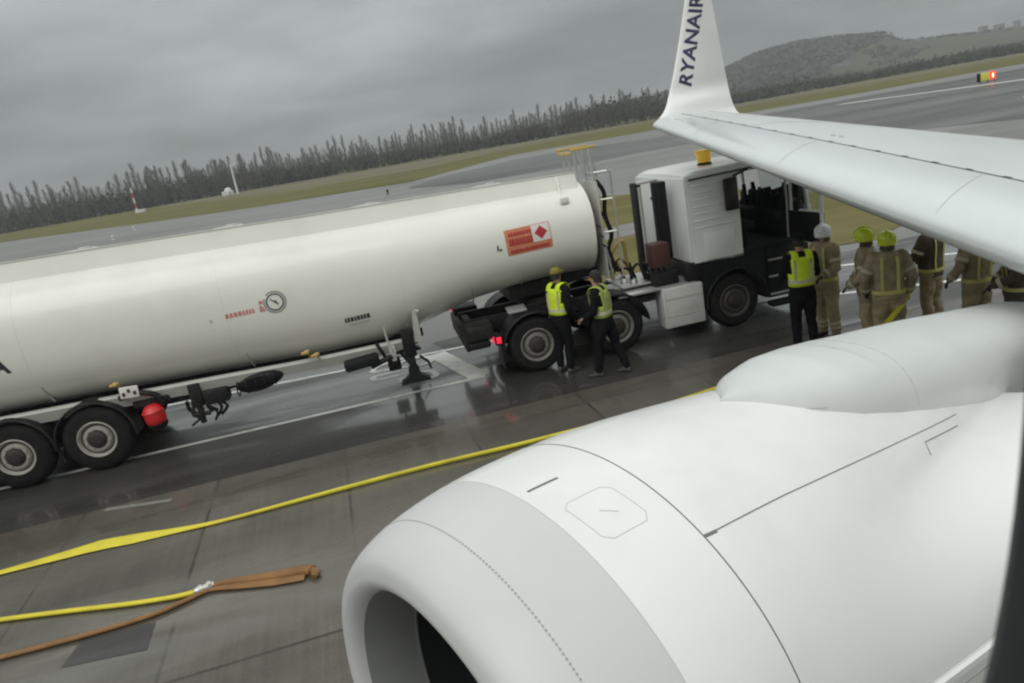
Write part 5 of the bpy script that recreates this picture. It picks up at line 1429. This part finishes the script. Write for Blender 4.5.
        bm = nb(); rings = [[hd+Vector((math.cos(a)*r_-.01, math.sin(a)*r_*.86, z_)) for a in [R(55+250*p/16) for p in range(17)]] for r_, z_ in ((.118, .0), (.115, -.07), (.125, -.14))]
        r2 = [[p+Vector((0, 0, 0))*1 for p in r] for r in rings]
        loft(bm, rings+[[hd+(p-hd)*.96 for p in r] for r in rings[::-1]], cap=False, closed=False); fin(bm, 'neck_flap', M['tunicdark'], root)
        bm = nb(); loft(bm, [[hd+Vector((math.cos(a)*.128, math.sin(a)*.112, z_)) for a in [R(-62+124*p/12) for p in range(13)]] for z_ in (.02, -.015)]+[[hd+Vector((math.cos(a)*.122, math.sin(a)*.107, z_)) for a in [R(-62+124*p/12) for p in range(13)]] for z_ in (-.015, .02)], closed=False, cap=False); fin(bm, 'visor', M['mirror'], root)
    else:
        bm = nb()
        rings = []
        for q in range(8):
            t = q/7*math.pi/2; rr = max(.03, math.cos(t)**.8); z = math.sin(t)*.108
            rings.append([c+Vector((math.cos(a)*.112*rr-.012, math.sin(a)*.09*rr, z-.01)) for a in [2*math.pi*p/20 for p in range(20)]])
        lowr = [[c+Vector((math.cos(a)*(.108 if math.cos(a) < .1 else .106)-.014, math.sin(a)*.09, -.10 if math.cos(a) < .15 else -.015)) for a in [2*math.pi*p/20 for p in range(20)]]]
        loft(bm, lowr+rings); fin(bm, 'hair', M[hairm], root, smooth=60)
        if cap:
            bm = nb(); loft(bm, rings_cap(c)); loft(bm, [[c+Vector((.075+.1*math.cos(a)*max(0, math.cos(a))**.2 if math.cos(a) > 0 else .075, .075*math.sin(a), z_)) for a in [R(-90+180*p/10) for p in range(11)]] for z_ in (.018, .008)]); fin(bm, 'cap', M[cap], root, smooth=60)
    if vest:
        bm = nb(); rg = torso_rings(J, 1.02, 1.455, g+.016, n=36, nz_=10)
        R0 = loft(bm, rg, cap=False)
        # cut the armholes, close over the shoulders with straps
        kill = [f for f in bm.faces if abs(f.calc_center_median().y) > .155*k and f.calc_center_median().z > 1.20*k]
        bmesh.ops.delete(bm, geom=kill, context='FACES')
        for y in (-.10, .10):
            pts = [Vector((J['neck'].x+dx*k, y*1.0*k, z*k)) for dx, z in ((-.125-g, 1.42), (-.09, 1.50+g*.4), (0, 1.525+g*.5), (.09, 1.50+g*.4), (.13+g, 1.42))]
            tube(bm, catmull(pts, 4), .04, 8, flat=(.056, .010))
        for v in bm.verts: v.co += v.normal*noise.noise(v.co*14)*.004
        vo = fin(bm, 'vest', M[vest], root, smooth=60)
        vo.modifiers.new('thick', 'SOLIDIFY').thickness = .006
        for z in (1.07, ):
            bm = nb(); rr = torso_rings(J, z, z+.05, g+.021, n=36, nz_=2); loft(bm, rr+torso_rings(J, z, z+.05, g+.012, n=36, nz_=2)[::-1], cap=False); fin(bm, 'reflective_band', M['band'], vo, smooth=60)
        for y in (-.115, .115):
            for sx in (-1, 1):
                bm = nb(); tube(bm, [Vector((interp([J['spine'].z, J['chest'].z, J['neck'].z], [J['spine'].x, J['chest'].x, J['neck'].x], z*k)+sx*(d_*k+g+.018), y*k, z*k)) for z, d_ in ((1.12, .098), (1.25, .112), (1.36, .116), (1.45, .085))], .02, 6, flat=(.022, .004)); fin(bm, 'reflective_strap', M['band'], vo)
    if fire:
        for z in (.93, ):
            bm = nb(); rr = torso_rings(J, z, z+.05, g+.012, n=36, nz_=2); loft(bm, rr+torso_rings(J, z, z+.05, g-.002, n=36, nz_=2)[::-1], cap=False); fin(bm, 'reflective_band', M['bandyel'], root, smooth=60)
        for s in 'lr':
            fin(band(J, 'sh'+s, 'el'+s, .62, .066*k+g*.7+.010), 'reflective_band', M['band'], root)
            fin(band(J, 'el'+s, 'wr'+s, .72, .05*k+g*.7+.010), 'reflective_band', M['band'], root)
            if trousers_band:
                fin(band(J, 'kn'+s, 'an'+s, .60, .064*k+g+.010, .045), 'reflective_band', M['band'], root)
                fin(band(J, 'kn'+s, 'an'+s, .78, .060*k+g+.010, .03), 'reflective_band', M['band'], root)
        for y in (-.10, .10):
            for sx in (-1, 1):
                bm = nb(); tube(bm, [Vector((interp([J['spine'].z, J['chest'].z, J['neck'].z], [J['spine'].x, J['chest'].x, J['neck'].x], z*k)+sx*(d_*k+g+.006), y*k*(1-.1*(z > 1.4)), z*k)) for z, d_ in ((.97, .112), (1.1, .106), (1.25, .118), (1.36, .120), (1.45, .095))], .02, 6, flat=(.024, .005)); fin(bm, 'reflective_strap', M['bandyel'], root)
        if backblack:
            bm = nb(); loft(bm, torso_rings(J, 1.10, 1.46, g+.005, nz_=6), cap=False)
            bmesh.ops.delete(bm, geom=[f for f in bm.faces if f.calc_center_median().x > J['chest'].x-.03], context='FACES'); fin(bm, 'back_panel', M['tunicdark'], root)
    return root
def rings_cap(c):
    out_ = []
    for q in range(8):
        t = q/7*math.pi/2; rr = max(.03, math.cos(t)**.75); z = math.sin(t)*.10
        out_.append([c+Vector((math.cos(a)*.118*rr-.01, math.sin(a)*.098*rr, z+.008)) for a in [2*math.pi*p/20 for p in range(20)]])
    return out_
def stand(px, py, z=0.0):
    p = gnd(px, py, z); return Vector((p.x, p.y, 0))
# two workers by the tractor's rear wheels
pA = stand(568, 371)
JA = joints({'ell': (.14, .25, 1.18), 'wrl': (.34, .16, 1.20), 'elr': (-.02, -.26, 1.12), 'wrr': (.14, -.24, .92)}, h=1.93, lean=.06)
person(pA, 40, 'worker in bright yellow hi-vis vest and yellow cap facing the tractor between its rear wheels', JA, 'blackcloth', 'blackcloth', vest='hiviz', shoes='darkshoe', cap='olive')
pB = stand(612, 374)
JB = joints({'ell': (.05, .26, 1.14), 'wrl': (.25, .2, 1.05), 'elr': (.02, -.26, 1.13), 'wrr': (.16, -.22, .95)}, h=1.88, lean=.05, stride=.20)
person(pB, 150, 'dark haired worker in dull green-yellow vest striding beside the tractor rear axle', JB, 'blackcloth', 'blackcloth', vest='hivizdull', shoes='darkshoe')
# group near the cab
pC = stand(806, 350)
JC = joints({'ell': (.10, .25, 1.15), 'wrl': (.28, .14, 1.18), 'elr': (.08, -.25, 1.15), 'wrr': (.26, -.16, 1.12)}, h=2.0)
person(pC, 84, 'person in black uniform and yellow vest, back turned, by the open cab door', JC, 'blackcloth', 'blackcloth', vest='hiviz', cap='blackcloth')
pD = stand(829, 336)
JD = joints({'ell': (.06, .26, 1.14), 'wrl': (.26, .18, 1.05), 'elr': (.02, -.27, 1.13), 'wrr': (.22, -.2, 1.08)}, h=1.98)
person(pD, 205, 'firefighter with white helmet facing the black-uniformed person beside the cab', JD, 'tunic', 'tunic', hand='glove', hat='helmwhite', fire=True)
def at_h(px, py, h):
    p = gnd(px, py, h); return Vector((p.x, p.y, 0))
pE = at_h(864.5, 223, 2.06)
JE = joints({'ell': (.05, .27, 1.14), 'wrl': (.22, .2, 1.0), 'elr': (.03, -.27, 1.14), 'wrr': (.20, -.2, 1.02)}, h=1.98)
person(pE, 150, 'firefighter in yellow helmet seen side on, left of and partly behind the other yellow helmet', JE, 'tunic', 'tunic', hand='glove', hat='helmyel', fire=True)
pF = at_h(886.5, 226, 2.06)
JF = joints({'elr': (.0, -.30, 1.14), 'wrr': (.10, -.27, .90), 'ell': (.0, .30, 1.14), 'wrl': (.16, .26, .94)}, h=1.98)
person(pF, 72, 'firefighter in yellow helmet seen from behind with yellow hose running down from the right hand', JF, 'tunic', 'tunic', hand='glove', hat='helmyel', fire=True, grow=.012)
pG = at_h(931, 267, 1.07)
JG = joints({'ell': (.1, .27, 1.15), 'wrl': (.3, .12, 1.12), 'elr': (.08, -.26, 1.14), 'wrr': (.26, -.1, 1.02)}, h=1.95)
person(pG, 118, 'firefighter with head hidden by the wing, standing between the helmeted pair and the rightmost firefighters', JG, 'tunicdark', 'tunic', hand='glove', hat='helmyel', fire=True)
pH = at_h(977, 277, 1.07)
JH = joints({'ell': (-.02, .30, 1.17), 'wrl': (.10, .34, 1.0), 'elr': (.05, -.27, 1.14), 'wrr': (.2, -.2, 1.0)}, h=1.95)
person(pH, 100, 'tan suited firefighter mostly hidden under the wing, seen from behind holding a thin grey hose', JH, 'tunic', 'tunic', hand='glove', hat='helmyel', fire=True)
pI = at_h(1016, 286, 1.03)
JI = joints({'ell': (.1, .27, 1.15), 'wrl': (.3, .2, 1.05), 'elr': (.05, -.27, 1.14), 'wrr': (.2, -.2, 1.0)}, h=1.9)
person(pI, 160, 'dark clothed firefighter rightmost of the group, almost hidden between wing and engine', JI, 'tunicdark', 'tunicdark', hand='glove', hat='helmyel', fire=True)

# ------------------------------------------------------------------ hoses on the wet concrete
def flat_hose(name, pts, ws, m, label, cat='hose', hts=None, k=8, twist=None):
    P = catmull(pts, k); n = len(P); bm = nb(); rings = []
    for i, p in enumerate(P):
        f = i/(n-1)*(len(pts)-1); j = min(int(f), len(pts)-2); t = f-j
        w_ = ws[j]+(ws[j+1]-ws[j])*t; h_ = (hts[j]+(hts[j+1]-hts[j])*t) if hts else .022
        a = P[max(i-1, 0)]; b = P[min(i+1, n-1)]; d = (b-a).normalized(); s = Vector((-d.y, d.x, 0))
        if s.length < .1: s = Vector((1, 0, 0))
        s.normalize(); up = d.cross(s); up = -up if up.z < 0 else up
        tw = (twist[j]+(twist[j+1]-twist[j])*t) if twist else 0
        s2 = s*math.cos(tw)+up*math.sin(tw); u2 = up*math.cos(tw)-s*math.sin(tw)
        zc_ = abs(math.cos(tw))*h_+abs(math.sin(tw))*w_
        w2 = w_*(1+.04*noise.noise(p*3))
        rings.append([p+Vector((0, 0, zc_))+s2*math.copysign(abs(math.cos(q))**.7, math.cos(q))*w2+u2*math.sin(q)*h_ for q in [2*math.pi*e_/12 for e_ in range(12)]])
    loft(bm, rings); o = fin(bm, name, m, smooth=60)
    if label: tag(o, label, cat)
    return o
def g3(x, y, z=.006): return gnd(x, y)+Vector((0, 0, z))
Z = .006
hand = parent_mat(bpy.data.objects['person.005'] if 'person.005' in bpy.data.objects else bpy.data.objects['person']) @ (JF['wrr']+Vector((0.03, 0, -.05)))
hzd = (hand-EYE).dot(_f)
hose_pts = [g3(-140, 607), g3(-60, 590), g3(0, 574), g3(50, 561), g3(100, 548), g3(135, 541), g3(170, 534), g3(230, 521), g3(350, 489), g3(440, 465.5), g3(530, 444), g3(640, 415), g3(728, 387), g3(800, 366), gnd(845, 362)]
flat_hose('fire_hose', hose_pts+[at_depth(872, 342, hzd-.28), at_depth(888, 324, hzd-.2), at_depth(903, 305, hzd-.12), at_depth(909, 291, hzd-.02)],
          [.045, .055, .065, .08, .105, .10, .055, .03, .03, .03, .03, .03, .03, .03, .035, .045, .05, .045, .04], M['hosey'],
          'long yellow fire hose lying across the concrete from the left edge to a firefighter', hts=[.014]*5+[.012, .012, .02]+[.03]*7+[.03]*4, twist=[0, 0, 0, .1, .2, .2, .3, .2]+[0]*11)
yh = empty('fire_hose', g3(210, 592, 0), 0, 'short yellow hose ending in a silver coupling on the brown hose', 'hose')
o = flat_hose('hose_body', [g3(-160, 646), g3(-80, 634), g3(0, 622), g3(70, 613), g3(130, 606), g3(175, 599), g3(200, 593.5)], [.036]*6+[.034], M['hosey'], None, hts=[.022]*6+[.028])
o.parent = yh; o.matrix_parent_inverse = Matrix.Translation(-Vector(yh.location)); 
bm = nb(); a = g3(197, 594.5, .04); b = g3(213, 588.5, .045); d = (b-a)
lathe(bm, a, d, [(-.02, .032), (0, .045), (.035, .047), (.04, .058), (.075, .058), (.08, .045), (.12, .045), (.125, .06), (.17, .06), (.175, .04), (.20, .038)], 20)
for q in (.3, 2.4, 4.4):
    dd, s_, t_ = basis(d); c = a+d.normalized()*.15+(s_*math.cos(q)+t_*math.sin(q))*.065; ball(bm, c, .016, 8, 6)
bm.transform(Matrix.Translation(-Vector(yh.location))); fin(bm, 'coupling', M['coupling'], yh, smooth=40)
bh = empty('canvas_hose', g3(230, 590, 0), 0, 'brown canvas hose folded into a flat loop on the concrete, doubled back under the coupling', 'hose')
for nm, pts, ws, hs, tws in (('hose_body', [g3(-140, 694), g3(-60, 676), g3(0, 660), g3(80, 639), g3(150, 618), g3(188, 602), g3(210, 592), g3(240, 587.5), g3(275, 583), g3(306, 577.5)], [.038, .038, .038, .036, .034, .03, .03, .06, .085, .085], [.022]*6+[.02, .018, .018, .018], None),
                        ('hose_fold', [g3(213, 589), g3(225, 585.5), g3(250, 581.5), g3(280, 577.5), g3(305, 573.5), g3(313, 574)], [.03, .04, .065, .075, .075, .07], [.03, .03, .03, .035, .045, .04], None)):
    o = flat_hose(nm, pts, ws, M['hosebrown'], None, hts=hs); o.parent = bh; o.matrix_parent_inverse = Matrix.Translation(-Vector(bh.location))
bm = nb(); e0 = g3(313, 573.5, .05); e1 = g3(314, 579, .03); tube(bm, [e0, e0.lerp(e1, .5)+Vector((.05, 0, 0)), e1], .035, 8, flat=[(.05, .03)]*3)
bm.transform(Matrix.Translation(-Vector(bh.location))); fin(bm, 'hose_end', M['hosebrown'], bh)
# thin grey line held by the firefighter under the wing
hp = pH+Vector((.28, -.05, 1.0))
gl = flat_hose('grey_hose', [hp, hp+Vector((.16, -.15, -.10)), hp+Vector((.42, -.4, -.42)), hp+Vector((.75, -.7, -.99))], [.02]*4, M['tankgrey'], 'thin grey hose hanging from the tan firefighter under the wing', hts=[.015]*4)

# ------------------------------------------------------------------ the air itself
bm = nb(); box(bm, (0, 700, 74), (5200, 2700, 150)); hz = fin(bm, 'haze', M['tank'], smooth=0); hz['kind'] = 'stuff'
hz['label'] = 'pale damp haze lying over the airfield'; hz['category'] = 'haze'
hm = bpy.data.materials.new('damp air'); hm.use_nodes = True; Nn = hm.node_tree.nodes; Nn.clear()
oo = Nn.new('ShaderNodeOutputMaterial'); vv = Nn.new('ShaderNodeVolumePrincipled'); hm.node_tree.links.new(vv.outputs[0], oo.inputs['Volume'])
vv.inputs['Color'].default_value = (.80, .84, .84, 1); vv.inputs['Density'].default_value = .0004; vv.inputs['Anisotropy'].default_value = .2
hz.data.materials.clear(); hz.data.materials.append(hm)
